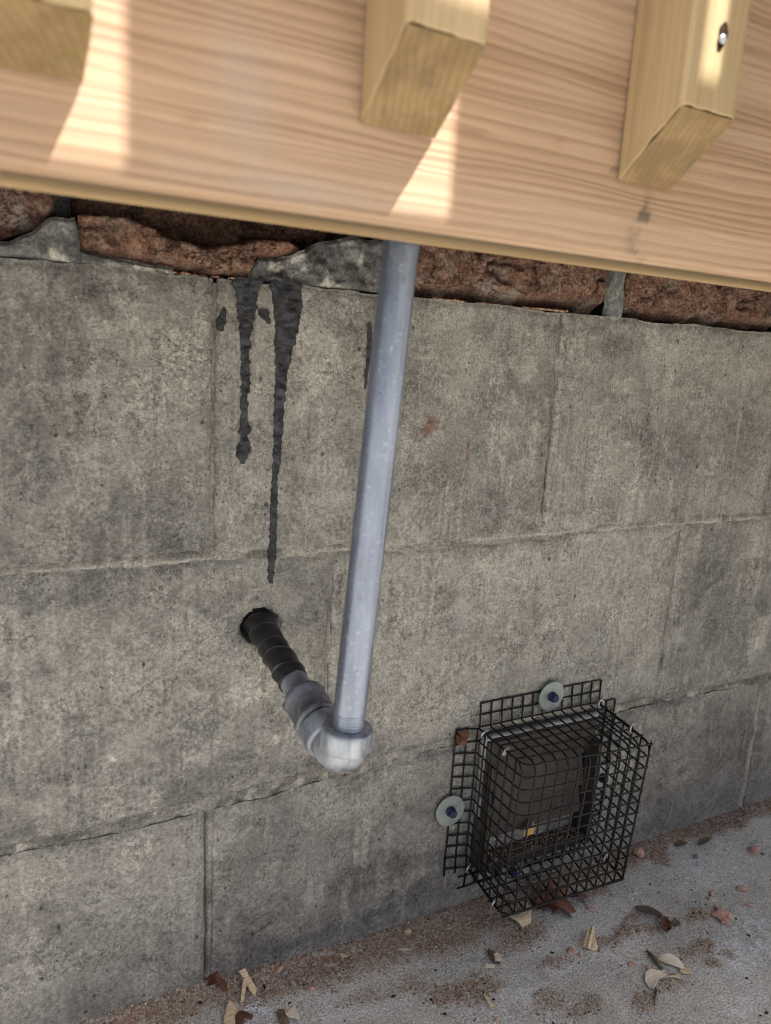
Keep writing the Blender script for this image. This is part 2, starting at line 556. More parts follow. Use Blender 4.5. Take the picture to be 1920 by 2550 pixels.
def mat_end():
    k = NT('end_grain')
    v = k.n('ShaderNodeVectorMath', operation='LENGTH')
    k.L(k.mapped(k.obj, (1, 0.8, 0.6)), v.inputs[0])
    wob = k.noise(40, 3)
    t = k.math('FRACT', k.math('ADD', k.math('MULTIPLY', v.outputs['Value'], 260.0), k.math('MULTIPLY', wob, 2.5)))
    c = k.mix(k.ramp(k.noise(45, 5, 0.65), 0.35, 0.65), (0.19, 0.125, 0.062), (0.27, 0.18, 0.09))
    c = k.mix(k.math('MULTIPLY', k.ramp(t, 0.3, 0.9), 0.28), c, (0.10, 0.062, 0.032))
    c = k.mix(k.ramp(k.noise(60, 5, 0.7), 0.55, 0.7, 0, 0.5), c, (0.085, 0.082, 0.07))
    c = k.mix(k.ramp(k.noise(33, 4, 0.7, k.mapped(k.pos, (1, 1, 1), (1, 1, 0))), 0.52, 0.7, 0, 0.5), c, (0.23, 0.19, 0.05))
    k.bump(k.noise(300, 4, 0.7), 0.6, 0.001)
    return k.fin(c, 0.88, 0, 0.2)


M_END = mat_end()
M_GROUND = mat_ground()
M_CHIP = mat_chip('fresh_wood', (0.50, 0.36, 0.19), (0.70, 0.58, 0.38))
M_CHIP2 = mat_chip('pale_wood', (0.60, 0.50, 0.36), (0.76, 0.68, 0.54), (50, 400, 400))
M_LEAF = mat_simple('dry_leaf', (0.085, 0.032, 0.018), (0.17, 0.07, 0.04), 70, 0.6, 0, 0.5, 0.35, 0.3)
M_LEAF2 = mat_simple('grey_leaf', (0.10, 0.07, 0.045), (0.19, 0.135, 0.09), 80, 0.7, 0, 0.5, 0.3, 0.3)
M_YLEAF = mat_simple('yellow_leaf', (0.42, 0.24, 0.06), (0.60, 0.40, 0.14), 80, 0.6, 0, 0.4)
M_BCHIP = mat_simple('brick_chip', (0.44, 0.235, 0.165), (0.62, 0.42, 0.33), 170, 0.95, 0, 0.9, 0.15, 0.35)
M_STONE = mat_simple('grey_pebble', (0.20, 0.20, 0.20), (0.33, 0.33, 0.34), 120, 0.9, 0, 0.7, 0.2, 0.2)
M_CRUMB = None
M_SCREEN = mat_wood('screen_boards', (0.34, 0.30, 0.25), (0.28, 0.24, 0.20), (0.18, 0.15, 0.12), 'X', 0.8)

GZ = -588.0


# ------------------------------------------------------------------ ground
def ground_dust(x, y):
    d = np.zeros_like(x)
    # band of brick dust lying along the foot of the wall
    depth = np.interp(x, [300, 420, 480, 560, 640, 720, 800, 860, 930, 1010, 1090, 1200, 1400],
                      [14, 22, 34, 46, 52, 54, 34, 34, 26, 20, 26, 28, 24])
    edge = -y + 14 * fbm(x, y, 26, 4, 5)
    d = np.maximum(d, 1 - smooth(depth * 0.62, depth * 1.12, edge))
    for i, (cx, cy, rx, ry, a) in enumerate([
            (728, -56, 34, 20, .9), (742, -98, 22, 9, .7), (804, -100, 20, 9, .8), (832, -97, 16, 10, .9), (851, -86, 12, 8, .8),
            (856, -104, 12, 8, .8), (916, -110, 16, 11, 1), (888, -143, 13, 9, .9), (868, -144, 14, 8, .7),
            (878, -160, 9, 7, .7), (822, -161, 20, 9, .7), (783, -163, 16, 12, .7), (658, -94, 30, 16, .8),
            (632, -88, 26, 15, .8), (705, -131, 20, 12, .6), (732, -148, 26, 12, .6), (947, -30, 20, 16, .8),
            (850, -40, 14, 14, .8), (902, -159, 9, 6, .5), (600, -66, 26, 12, .7), (560, -60, 26, 12, .5)]):
        d = np.maximum(d, a * blob(x, y, cx, cy, rx, ry, 60 + i, 0.6, 0.6))
    return np.clip(d, 0, 1)


def ground_height(x, y):
    fillet = np.interp(x, [250, 420, 470, 540, 620, 1400], [13, 12, 8, 2.5, 1.2, 0.8])
    h = fillet * np.exp(-np.maximum(-y, 0) / 11.0)
    h = h + 0.7 * fbm(x, y, 30, 3, 3) + 0.35 * fbm(x, y, 7, 3, 4)
    h = h + ground_dust(x, y) * (0.9 + 0.9 * fbm(x, y, 5, 3, 9))
    return h


def build_ground():
    def axis(a, b, step, far):
        core = np.arange(a, b + 0.1, step)
        left = a - np.geomspace(step * 2, far, 26)[::-1]
        right = b + np.geomspace(step * 2, far, 26)
        return np.concatenate([left, core, right])
    xs = axis(280, 1300, 3.0, 120000)
    ys = np.concatenate([-320 - np.geomspace(6, 120000, 26)[::-1], np.arange(-320, 30.1, 3.0)])
    X, Y = np.meshgrid(xs, ys, indexing='ij')
    near = (np.abs(X - 790) < 900) & (Y > -700)
    H = np.where(near, ground_height(X, np.minimum(Y, 0)), 0)
    Z = GZ + H
    dust = np.where(near, ground_dust(X, Y), 0.25 * np.clip(fbm(X, Y, 400, 4, 2) + 0.2, 0, 1))
    pale = np.zeros_like(X)
    for i, (cx, cy, rx, ry, a) in enumerate([(930, -170, 60, 26, .8), (868, -205, 26, 12, 1), (700, -112, 60, 20, .5),
                                             (990, -60, 80, 40, .55), (470, -34, 34, 14, .9), (540, -66, 30, 14, .5),
                                             (650, -150, 60, 20, .6), (880, -60, 40, 20, .5), (960, -150, 50, 30, .6)]):
        pale = np.maximum(pale, a * blob(X, Y, cx, cy, rx, ry, 90 + i, 0.6, 0.8))
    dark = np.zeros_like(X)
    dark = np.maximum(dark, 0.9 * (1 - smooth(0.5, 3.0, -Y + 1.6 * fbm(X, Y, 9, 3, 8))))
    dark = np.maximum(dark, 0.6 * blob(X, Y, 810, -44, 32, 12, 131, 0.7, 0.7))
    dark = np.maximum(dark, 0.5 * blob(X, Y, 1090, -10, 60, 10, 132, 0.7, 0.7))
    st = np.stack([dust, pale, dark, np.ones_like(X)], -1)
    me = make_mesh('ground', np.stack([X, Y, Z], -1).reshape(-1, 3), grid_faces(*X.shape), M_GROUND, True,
                   {'stain_shade': ('FLOAT_COLOR', st.reshape(-1, 4))})
    o = link('ground', me)
    tag(o, kind='structure')


build_ground()

# ------------------------------------------------------------------ concrete block wall
HOLE = (481.0, -261.8)


def wall_stain(X, Z):
    dark = np.zeros_like(X); light = np.zeros_like(X); red = np.zeros_like(X)

    def D(cx, cz, rx, rz, a, s, soft=.8, rough=.6):
        nonlocal dark
        dark = np.maximum(dark, min(1, a * 1.35) * blob(X, Z, cx, cz, rx, rz, s, rough, soft))

    def Lt(cx, cz, rx, rz, a, s, soft=.8, rough=.6):
        nonlocal light
        light = np.maximum(light, min(1, a * 1.15) * blob(X, Z, cx, cz, rx, rz, s, rough, soft))
    D(335, -60, 34, 60, .45, 1); D(322, -120, 30, 60, .5, 2); D(385, -165, 46, 32, .42, 3); D(420, -185, 24, 16, .35, 4)
    D(340, -225, 60, 12, .45, 5); D(430, -8, 60, 14, .55, 6); D(345, -6, 40, 9, .5, 7); D(372, -14, 30, 8, .5, 8)
    D(700, -170, 16, 46, .45, 9, .5, .4); D(705, -130, 13, 16, .35, 10); D(760, -14, 60, 10, .5, 11); D(825, -26, 36, 12, .45, 12)
    D(920, -120, 90, 40, .35, 13); D(1010, -110, 70, 70, .4, 14); D(1000, -265, 60, 50, .5, 15); D(1040, -330, 60, 60, .35, 16)
    D(600, -525, 90, 34, .45, 17); D(640, -560, 70, 18, .5, 18); D(430, -335, 40, 26, .35, 19); D(350, -330, 40, 40, .35, 20)
    D(560, -392, 90, 14, .42, 21); D(400, -530, 34, 22, .35, 22); D(1070, -470, 60, 60, .4, 23); D(1110, -500, 26, 90, .5, 24)
    D(655, -470, 22, 60, .3, 25); D(960, -480, 40, 60, .25, 26); D(300, -400, 40, 14, .4, 27); D(505, -575, 60, 14, .35, 28)
    D(565, -36, 6, 36, .55, 29, .5, .4); D(549, -240, 3, 24, .6, 30, .5, .3); D(530, -345, 22, 20, .3, 31)
    D(867, -108, 2.2, 9, 1.0, 32, .3, .4); D(875, -92, 2, 6, .8, 33, .3, .4); D(872, -80, 2.5, 3, .7, 34, .3, .4)
    D(520, -262, 24, 5, .4, 35); D(590, -80, 40, 50, .22, 36)
    Lt(400, -70, 46, 56, .4, 50); Lt(395, -300, 70, 52, .42, 51); Lt(480, -300, 34, 26, .5, 52, .4)
    Lt(474, -316, 22, 13, .85, 53, .35, .35); Lt(495, -364, 7, 4, .8, 54, .4); Lt(387, -449, 4, 4, .95, 55, .3)
    Lt(369, -353, 3, 4, .8, 56, .4); Lt(519, -54, 20, 46, .45, 57); Lt(530, -150, 22, 60, .35, 58); Lt(600, -24, 40, 14, .4, 59)
    Lt(690, -228, 34, 12, .6, 60); Lt(740, -222, 30, 9, .5, 61); Lt(770, -190, 40, 14, .45, 62); Lt(600, -260, 60, 60, .35, 63)
    Lt(440, -225, 60, 16, .4, 64); Lt(1105, -354, 22, 36, .7, 65); Lt(900, -30, 70, 18, .35, 66); Lt(720, -48, 10, 24, .4, 67)
    Lt(640, -300, 60, 60, .28, 68); Lt(600, -440, 60, 26, .35, 69); Lt(400, -470, 60, 70, .22, 70); Lt(690, -120, 6, 50, .4, 71)
    Lt(735, -110, 5, 46, .45, 72, .5); Lt(760, -320, 60, 30, .3, 73); Lt(486, -250, 30, 30, .3, 74)
    # run marks and drips of lime under the joints
    run = smooth(0.55, 0.8, vnoise(X / 3.2, Z / 60, 77)) * smooth(0.5, 0.75, vnoise(X / 30, Z / 40, 78))
    light = np.maximum(light, 0.5 * run)
    rund = smooth(0.6, 0.85, vnoise(X / 2.6, Z / 45, 79)) * smooth(0.55, 0.8, vnoise(X / 40, Z / 50, 80))
    dark = np.maximum(dark, 0.4 * rund)
    # lime lines along the bed joints, dirt lying above them
    ln = np.exp(-((Z + 203.5 + 1.8 * fbm(X, X * 0, 30, 3, 401)) / 1.5) ** 2) * smooth(.3, .6, vnoise(X / 34, X * 0, 402) + .25 * (X < 450) + .15 * (X > 600))
    light = np.maximum(light, 0.62 * ln)
    ab = smooth(-204, -201, Z) * (1 - smooth(-200, -176, Z + 8 * fbm(X, Z, 30, 3, 403)))
    dark = np.maximum(dark, 0.55 * ab * ((X < 445) + 0.4 * (X > 930)))
    be = smooth(-232, -210, Z + 8 * fbm(X, Z, 24, 3, 404)) * (1 - smooth(-206, -203, Z))
    dark = np.maximum(dark, 0.45 * be * (X < 420))
    for vx, z0_, z1_, sd in ((753.5, -203, 0, 411), (943.5, -406, -203, 412), (541.5, -330, -215, 413), (1124, -600, -410, 414)):
        inz = (Z > z0_) & (Z < z1_)
        wv_ = vx + 1.5 * fbm(Z, Z * 0, 40, 3, sd)
        light = np.maximum(light, 0.55 * inz * np.exp(-((X - wv_ - 4.5) / 4.0) ** 2) * smooth(.3, .6, vnoise(Z / 30, Z * 0, sd) + .2))
        dark = np.maximum(dark, 0.5 * inz * np.exp(-((X - wv_) / 1.3) ** 2) * smooth(.3, .55, vnoise(Z / 26, Z * 0, sd + 5)))
        dark = np.maximum(dark, 0.4 * inz * np.exp(-((X - wv_ + 9) / 9.0) ** 2) * smooth(.35, .6, vnoise(Z / 36, Z * 0, sd + 9)))
    bed = np.exp(-((Z + 410 + 3 * fbm(X, X * 0, 40, 3, 421)) / 9.0) ** 2)
    dark = np.maximum(dark, 0.6 * bed * smooth(.3, .6, vnoise(X / 26, Z / 9, 422)))
    light = np.maximum(light, 0.5 * bed * smooth(.55, .75, vnoise(X / 17, Z / 7, 423)))
    red = np.maximum(red, .75 * blob(X, Z, 624, -102, 8, 9, 81, .6, .5))
    red = np.maximum(red, .7 * blob(X, Z, 665, -122, 2.0, 11, 82, .5, .5))
    red = np.maximum(red, .5 * blob(X, Z, 806, -124, 3, 3, 83, .5, .5))
    foot = 1 - smooth(4, 26, Z - GZ + 10 * fbm(X, Z, 40, 3, 84))
    light = np.maximum(light, 0.3 * foot)
    return np.stack([np.clip(dark, 0, 1), np.clip(light, 0, 1), np.clip(red, 0, 1), np.ones_like(X)], -1)


wall = empty('block_wall', (790, 0, GZ), 'weathered grey concrete block wall standing on the slab below the brickwork', 'wall')


def wavy(t, seed, amp):
    return amp * fbm(t, t * 0 + seed * 3.7, 38, 4, seed)


def block(x0, x1, zt, zb, seed, step=2.6, el=1.3, er=1.3):
    """one block face; zt/zb are functions of x; ragged arrises"""
    nu = max(4, int((x1 - x0) / step)); z_mid = 0.5 * (x0 + x1)
    nv = max(4, int((zt(z_mid) - zb(z_mid)) / step))
    u = np.linspace(0, 1, nu)[:, None]; v = np.linspace(0, 1, nv)[None, :]
    Zn = -300 + 0 * u
    X0 = x0 + u * (x1 - x0) + 0 * v
    ZB = zb(X0) + wavy(X0, seed, 2.4) + 1.2 * fbm(X0, X0 * 0, 9, 3, seed + 3); ZT = zt(X0) + wavy(X0, seed + 50, 2.2) + 1.0 * fbm(X0, X0 * 0, 9, 3, seed + 4)
    Z = ZB + (ZT - ZB) * v
    X = X0 + (1 - u) * wavy(Z, seed + 90, 1.3) + u * wavy(Z, seed + 130, 1.3)
    dz = np.minimum(Z - ZB, ZT - Z); dx = np.minimum((X - x0) * el, (x1 - X) * er)
    e = np.minimum(dz, np.maximum(dx, 0))
    e = e + 2.2 * fbm(X, Z, 9, 3, seed + 7)
    rnd = 2.4 * (1 - smooth(0, 5.0, e))
    Y = -0.5 + rnd + 0.9 * fbm(X, Z, 60, 3, 200) + 0.45 * fbm(X, Z, 9, 3, 201) + 0.3 * fbm(X, Z, 4, 2, 202)
    # ragged hole for the pipe
    d = np.hypot((X - HOLE[0]) * 0.93, Z - HOLE[1]) + 1.6 * fbm(X, Z, 8, 3, 203)
    Y = Y + 46 * (1 - smooth(12.2, 14.4, d))
    st = wall_stain(X, Z)
    tn = (_hash(np.array([seed * 7]), np.array([seed * 13 + 5]), 3)[0] - 0.5) * 0.75
    tone = abs(tn) * (0.7 + 0.5 * fbm(X, Z, 90, 4, seed + 300)) * smooth(-2, 14, e)
    ch = 1 if tn > 0 else 0
    st[..., ch] = np.clip(np.maximum(st[..., ch], tone) + 0.35 * tone, 0, 1)
    arr = (1 - smooth(0, 5, e)) * smooth(-.2, .4, fbm(X, Z, 22, 3, seed + 310))
    st[..., 0] = np.maximum(st[..., 0], 0.55 * arr)
    return slab('block', X, Z, Y, 150, M_CONC, wall, {'stain_shade': ('FLOAT_COLOR', st)})


top = lambda x: -0.5 + 0 * x
j1 = lambda x: -203 + 0 * x + np.interp(x, [300, 460, 640, 760, 930, 1100], [1, 2, -4, -1, 2, 2])
j2t = lambda x: np.interp(x, [200, 300, 372, 404, 438, 520, 670, 920, 1013, 1108], [-408, -407.5, -407, -406, -403.5, -401.5, -398, -402.5, -405, -406])
j2b = lambda x: np.interp(x, [200, 300, 339, 370, 404, 438, 521, 668, 944, 1015, 1110], [-415, -416, -417, -417.5, -417.5, -417, -414, -408, -412, -413, -416])
foot = lambda x: -612 + 0 * x
off = lambda f, d: (lambda x: f(x) + d)
G1 = 1.0
for i, (a, b) in enumerate([(-210, 118), (120, 441), (443.5, 753.5), (754.3, 1075), (1078, 1395), (1398, 1715), (1718, 2036)]):
    fine_step = 2.6 if 60 < a < 1080 else 8
    block(a, b, top, off(j1, 0.8), 10 + i, fine_step)
for i, (a, b) in enumerate([(-180, 140), (143, 540), (542.5, 942), (945, 1262), (1265, 1585), (1588, 1905)]):
    fine_step = 2.4 if 60 < a < 1080 else 8
    block(a, b, off(j1, -0.8), j2t, 30 + i, fine_step)
for i, (a, b) in enumerate([(-240, 92), (95, 438.6), (445, 776), (786, 1123), (1132, 1450), (1460, 1790), (1800, 2120)]):
    fine_step = 2.6 if 60 < a < 1080 else 8
    block(a, b, j2b, foot, 50 + i, fine_step)

# bedding mortar shows between and slightly over the arrises
xs = np.concatenate([np.arange(-220, 270, 9), np.arange(270, 1250, 2.2), np.arange(1250, 2100, 9)])
zs = np.concatenate([np.arange(-600, -1.9, 2.2)])
Xg, Zg = np.meshgrid(xs, zs, indexing='ij')
Yg = 1.9 + 1.5 * fbm(Xg, Zg, 24, 4, 301) + 0.6 * fbm(Xg, Zg, 6, 3, 302)
# seams that stay nearly full, and the open crack beside the lower joint
Yg = Yg - 1.3 * (np.exp(-((Zg - j1(Xg)) / 8) ** 2))
Yg = Yg + 1.3 * fbm(Xg, Zg, 4.5, 3, 305) * np.exp(-((Zg + 411) / 9) ** 2)
Yg = Yg + (0.7 + 2.2 * fbm(Xg, Zg, 11, 4, 303)) * (np.exp(-((Zg + 409) / 9) ** 2))
Yg = Yg + 5.0 * np.exp(-((Xg - 439.5 - 1.0 * fbm(Zg, Zg * 0, 30, 3, 8)) / 0.9) ** 2) * (Zg < -416)
dh = np.hypot(Xg - HOLE[0], Zg - HOLE[1])
Yg = Yg + 48 * (1 - smooth(14, 15.5, dh))
sg = wall_stain(Xg, Zg)
sg[..., 0] = np.maximum(sg[..., 0] * .8, 0.85 * np.exp(-((Xg - 439.3) / 1.6) ** 2) * (Zg < -416))
low = np.exp(-((Zg - (j2t(Xg) + 0.2 + 2.2 * fbm(Xg, Xg * 0, 12, 4, 34))) / 1.3) ** 2) * smooth(0.35, 0.65, vnoise(Xg / 18, Xg * 0, 33) + 0.25)
sg[..., 0] = np.maximum(sg[..., 0], 0.7 * low)
bedm = np.exp(-((Zg + 411) / 8) ** 2)
sg[..., 0] = np.maximum(sg[..., 0], bedm * np.clip(0.42 + 0.75 * fbm(Xg, Zg, 10, 4, 306), 0, .9))
sg[..., 1] = sg[..., 1] * (1 - 0.5 * bedm) + 0.6 * bedm * smooth(.2, .5, fbm(Xg, Zg, 8, 3, 307))
lowb = np.exp(-((Zg - (j2b(Xg) + 0.6 + 1.6 * fbm(Xg, Xg * 0, 10, 4, 35))) / 1.2) ** 2) * smooth(0.45, 0.65, vnoise(Xg / 22, Xg * 0, 36) + 0.1)
sg[..., 0] = np.maximum(sg[..., 0], 0.75 * lowb)
slab('mortar', Xg, Zg, Yg, 150, M_JOINT, wall, {'stain_shade': ('FLOAT_COLOR', sg)})

# ------------------------------------------------------------------ bitumen drips
def tar_run(rows, label, seed, thick=1.6, group=None):
    """rows: (x_left, x_right, z) from top to bottom"""
    rows = np.array(rows, float)
    z = np.arange(rows[0, 2], rows[-1, 2], -0.55)
    xl = np.interp(-z, -rows[:, 2], rows[:, 0]) + 1.5 * fbm(z, z * 0, 3.0, 3, seed) + 0.6 * fbm(z, z * 0, 14, 2, seed + 3)
    xr = np.interp(-z, -rows[:, 2], rows[:, 1]) + 1.7 * fbm(z, z * 0, 3.0, 3, seed + 1) + 0.7 * fbm(z, z * 0, 14, 2, seed + 2)
    xr = np.maximum(xr, xl + 0.6)
    n = 12
    u = np.linspace(0, 1, n)[None, :]
    X = xl[:, None] + (xr - xl)[:, None] * u
    Z = z[:, None] + 0 * u
    prof = np.sqrt(np.clip(1 - (2 * u - 1) ** 2, 0, 1))
    taper = smooth(0, 4, z - z[-1])[:, None]
    Y = -0.6 - (thick * prof * (0.8 + 0.9 * fbm(X, Z, 5, 3, seed + 5)) * (0.35 + 0.65 * taper)) + (prof < 0.05) * 1.4
    o = slab('tar_drip', X[::-1].T[::1].T, Z[::-1], Y[::-1], 4.0, M_TAR)
    return tag(o, label, 'tar drip', group or 'dried tar runs on the block wall')


tar_run([(457, 478, 1.5), (455, 475.5, -2), (458.5, 473, -21), (460, 470, -37), (461, 469.5, -53), (462, 469.3, -70), (461.5, 468.5, -87),
         (461.8, 468, -98), (460, 471.5, -107), (461.5, 468.5, -111), (458.6, 471, -120), (459.5, 468.4, -127), (463, 465.8, -132)],
        'shorter black tar drip ending in a round knob, left of the long one', 401)
tar_run([(486, 500, 3.5), (483, 507, 0.5), (482.2, 508.3, -2), (484.5, 508.2, -19), (486.6, 505.5, -35), (487.1, 501, -52), (487, 498, -69), (487.5, 496.6, -86),
         (486.7, 495.8, -103), (487.1, 495, -121), (487.6, 493.2, -138), (487.5, 492.4, -157), (486.4, 493, -164), (486, 492.6, -182),
         (486, 492.5, -201), (485.9, 492.6, -216), (486.7, 491.8, -223), (488, 491, -227.5)],
        'longest black tar drip running down the wall above the pipe hole', 411)
tar_run([(447.6, 449.8, -20), (446, 451.3, -24), (444.4, 451, -30), (444.8, 449.4, -35), (446.5, 448, -37)],
        'small oval tar spot left of both long drips', 421, 1.0)
tar_run([(561, 566, -22), (562, 567, -40), (561, 566, -60), (561, 564, -74)], 'thin tar streak just left of the top of the steel pipe', 431, 0.8)
tar_run([(473, 481, -19), (474, 483, -23), (477, 484, -26), (481, 484, -29)], 'tiny tar bridge between the two long drips', 441, 0.8)

# ------------------------------------------------------------------ brickwork on top of the blocks
bricks = empty('brick_wall', (700, 0, 0), 'crumbling old red brick wall resting on top of the concrete blocks', 'wall')


def brick(x0, x1, zb, zt, yfun, stain_shade, seed, step=1.7, name='brick', mat=None, depth=95):
    nu = max(4, int((x1 - x0) / step)); nv = max(4, int((zt - 0) / step))
    u = np.linspace(0, 1, nu)[:, None]; v = np.linspace(0, 1, nv)[None, :]
    X = x0 + (x1 - x0) * u + 0 * v
    ZB = zb(X) + wavy(X, seed, 1.4)
    Z = ZB + (zt - ZB) * v
    X = X + (1 - u) * wavy(Z, seed + 11, 1.8) + u * wavy(Z, seed + 12, 1.8)
    Y = yfun(X, Z, np.minimum(u, 1 - u) * (x1 - x0), Z - ZB)
    st = stain_shade(X, Z, Z - ZB, Y)
    st = np.stack([np.clip(st[0], 0, 1), np.clip(st[1], 0, 1), 0 * X, 0 * X + 1], -1)
    return slab(name, X, Z, Y, depth, mat or M_BRICK, bricks, {'stain_shade': ('FLOAT_COLOR', st)})


def rough_face(seed, base=3.0, amp=3.0, under=9.0, lift=7.0):
    def f(X, Z, ex, ez):
        Y = base + amp * fbm(X, Z, 30, 4, seed) + 2.4 * fbm(X, Z, 7, 4, seed + 1)
        Y = Y + under * (1 - smooth(0, lift, ez)) + 6 * (1 - smooth(0, 4, ex))
        crack = np.abs(fbm(X, Z * 1.4, 34, 3, seed + 2))
        return Y + 8 * (1 - smooth(0.0, 0.085, crack)) * smooth(0.0, 0.25, fbm(X, Z, 50, 2, seed + 4) + 0.12)
    return f


def st_plain(seed, foot_shade=0.5):  # darkens the brick foot, painting the shadow of the undercut into the colour
    return lambda X, Z, ez, Y: (np.maximum(foot_shade * (1 - smooth(2, 15, ez + 4 * fbm(X, Z, 14, 3, seed + 3))), 0.5 * smooth(0.25, 0.6, fbm(X, Z, 20, 4, seed))),
                                0.8 * smooth(0.15, 0.5, fbm(X, Z, 26, 4, seed + 1)))


def spalled(X, Z, ex, ez):
    Y = 4 + 4.0 * fbm(X, Z, 26, 4, 501) + 3.6 * fbm(X, Z * 1.5, 8, 4, 502) + 5 * (1 - smooth(0, 4, ex))
    # scooped hollow with a sharp lip
    lip = np.interp(X, [355, 385, 400, 422, 440, 455, 472, 490, 510, 540], [31, 31, 27, 21, 19, 22, 28, 31, 26, 30]) + 1.8 * fbm(X, Z * 0, 9, 3, 503)
    hollow = smooth(-1.0, 3.0, Z - lip)
    Y = Y + hollow * (26 + 6 * fbm(X, Z, 12, 4, 504))
    Y = Y - 3.5 * smooth(0, 9, ez) * (1 - hollow) + 5 * (1 - smooth(0, 3.5, ez))
    return Y


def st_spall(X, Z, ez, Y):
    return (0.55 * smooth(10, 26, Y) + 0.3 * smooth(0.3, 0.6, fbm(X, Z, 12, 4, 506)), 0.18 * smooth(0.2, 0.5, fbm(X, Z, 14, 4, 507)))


brick(176, 340.5, lambda x: np.interp(x, [150, 300, 341], [3, 5, 25]), 57, rough_face(510, 1, 4, 10, 10), st_plain(511, .8), 512)
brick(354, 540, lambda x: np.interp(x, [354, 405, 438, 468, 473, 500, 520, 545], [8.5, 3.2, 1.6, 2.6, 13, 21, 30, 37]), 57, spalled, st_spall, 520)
brick(577, 803, lambda x: 1.0 + 0 * x, 57, rough_face(530, -2.0, 4.0, 19, 15), st_plain(531, .9), 532)
brick(829, 1052, lambda x: 0.6 + 0 * x, 57, rough_face(540, -1.0, 4.0, 15, 12), st_plain(541, .8), 542)
brick(1064, 1282, lambda x: 1.0 + 0 * x, 57, rough_face(550, -0.5, 4.0, 14, 12), st_plain(551, .8), 552)
brick(1294, 1510, lambda x: 1.0 + 0 * x, 57, rough_face(560, 1.5, 3.0, 8, 7), st_plain(561, .6), 562, 5)
brick(-60, 164, lambda x: 1.0 + 0 * x, 57, rough_face(570, 1.5, 3.0, 8, 7), st_plain(571, .6), 572, 5)
for row in range(1, 5):
    for c in range(8):
        x0 = -170 + c * 236 + (118 if row % 2 else 0)
        z0 = row * 67
        brick(x0, x0 + 224, lambda x, z0=z0: z0 + 0 * x, z0 + 57, rough_face(600 + row * 10 + c, 2, 2.5, 3, 4), st_plain(620 + row + c, .3), 640 + row * 8 + c, 9)


def mortar_lump(x0, x1, zb, zt, seed, proud=-1.5, amp=2.2, dark=0.3):
    step = 1.4
    nu = max(4, int((x1 - x0) / step)); nv = 26
    u = np.linspace(0, 1, nu)[:, None]; v = np.linspace(0, 1, nv)[None, :]
    X = x0 + (x1 - x0) * u + 0 * v
    ZB = zb(X) + wavy(X, seed, 1.0); ZT = zt(X) + wavy(X, seed + 1, 3.5) + 1.5 * fbm(X, X * 0, 7, 3, seed + 9)
    Z = ZB + (ZT - ZB) * v
    X = X + (1 - u) * wavy(Z, seed + 2, 2) + u * wavy(Z, seed + 3, 2)
    e = np.minimum(np.minimum(Z - ZB, ZT - Z), np.minimum(u, 1 - u) * (x1 - x0))
    Y = proud + 1.6 * amp * fbm(X, Z, 14, 5, seed + 4) + 1.5 * fbm(X, Z, 5, 3, seed + 5) + 4 * (1 - smooth(0, 3, e))
    da = dark + 0.6 * smooth(0.0, 0.4, fbm(X, Z, 13, 4, seed + 6)); li = 0.8 * smooth(0.15, 0.5, fbm(X, Z, 11, 4, seed + 7))
    st = np.stack([np.clip(da, 0, .9), np.clip(li, 0, 1), 0 * X, 0 * X + 1], -1)
    slab('mortar', X, Z, Y, 60, M_BMORT, bricks, {'stain_shade': ('FLOAT_COLOR', st)})


mortar_lump(250, 355.5, lambda x: 0.2 + 0 * x, lambda x: np.interp(x, [250, 300, 325, 340, 353, 356], [3, 6, 15, 25, 27, 12]), 700, -1.0, 1.6, 0.05)
mortar_lump(354, 415, lambda x: -1.0 + 0 * x, lambda x: np.interp(x, [354, 405, 416], [8, 3, 1]), 710, -1.0, 1.2, .1)
mortar_lump(468, 577, lambda x: 0.5 + 0 * x, lambda x: np.interp(x, [468, 474, 500, 520, 545, 577], [5, 14, 21, 31, 38, 40]), 720, 0.5, 7.0, .5)
mortar_lump(804.5, 828, lambda x: -2.2 + 0 * x, lambda x: 57 + 0 * x, 730, 1.5, 2.0, .1)
mortar_lump(1053, 1063, lambda x: 0.5 + 0 * x, lambda x: 57 + 0 * x, 740, 4, 2.0, .1)
bx = box_mesh('mortar', -200, 2000, 44, 140, 0.8, 345, M_BMORT, 0)
link('mortar', bx, bricks)

# ------------------------------------------------------------------ timber edge board, unseen added landing and balusters
SWX = np.concatenate([np.arange(-300, 260, 20), np.arange(260, 800, 3.0), np.arange(800, 1900.1, 20)])
zz = np.concatenate([np.linspace(12, 14.5, 3), np.arange(17, 244, 3.0), [247]])
Xb, Zb = np.meshgrid(SWX, zz, indexing='ij')
ez = np.minimum(Zb - 12, 247 - Zb)
Yb = -215 + 2.0 * (1 - smooth(0, 2.6, ez)) + 0.5 * fbm(Xb, Zb, 70, 2, 801) * 0.5
spk = smooth(0.02, 0.3, fbm(Xb, Zb, 6, 3, 802)) * blob(Xb, Zb, 622, 32, 10, 22, 803, .4, .7)
spk = np.maximum(spk, .6 * blob(Xb, Zb, 598, 56, 4, 3, 804, .5, .6))
gry = 0.3 * blob(Xb, Zb, 398, 52, 16, 40, 805, .5, 1.0)
gry = np.maximum(gry, 0.35 * blob(Xb, Zb, 420, 22, 60, 8, 806, .6, 1.0))
knt = .55 * blob(Xb, Zb, 376, 42, 5, 2, 807, .4, .8)
knt = np.maximum(knt, .5 * blob(Xb, Zb, 560, 64, 4, 3, 808, .4, .8))
st = np.stack([np.clip(spk, 0, 1) * .85, gry, knt, 1 + 0 * Xb], -1)
board = slab('edge_board', Xb, Zb, Yb, -179, M_BOARD, None, {'stain_shade': ('FLOAT_COLOR', st)}, True, M_EDGE)
tag(board, 'wide pinkish pine edge board with horizontal grain, above the pipe', 'board')

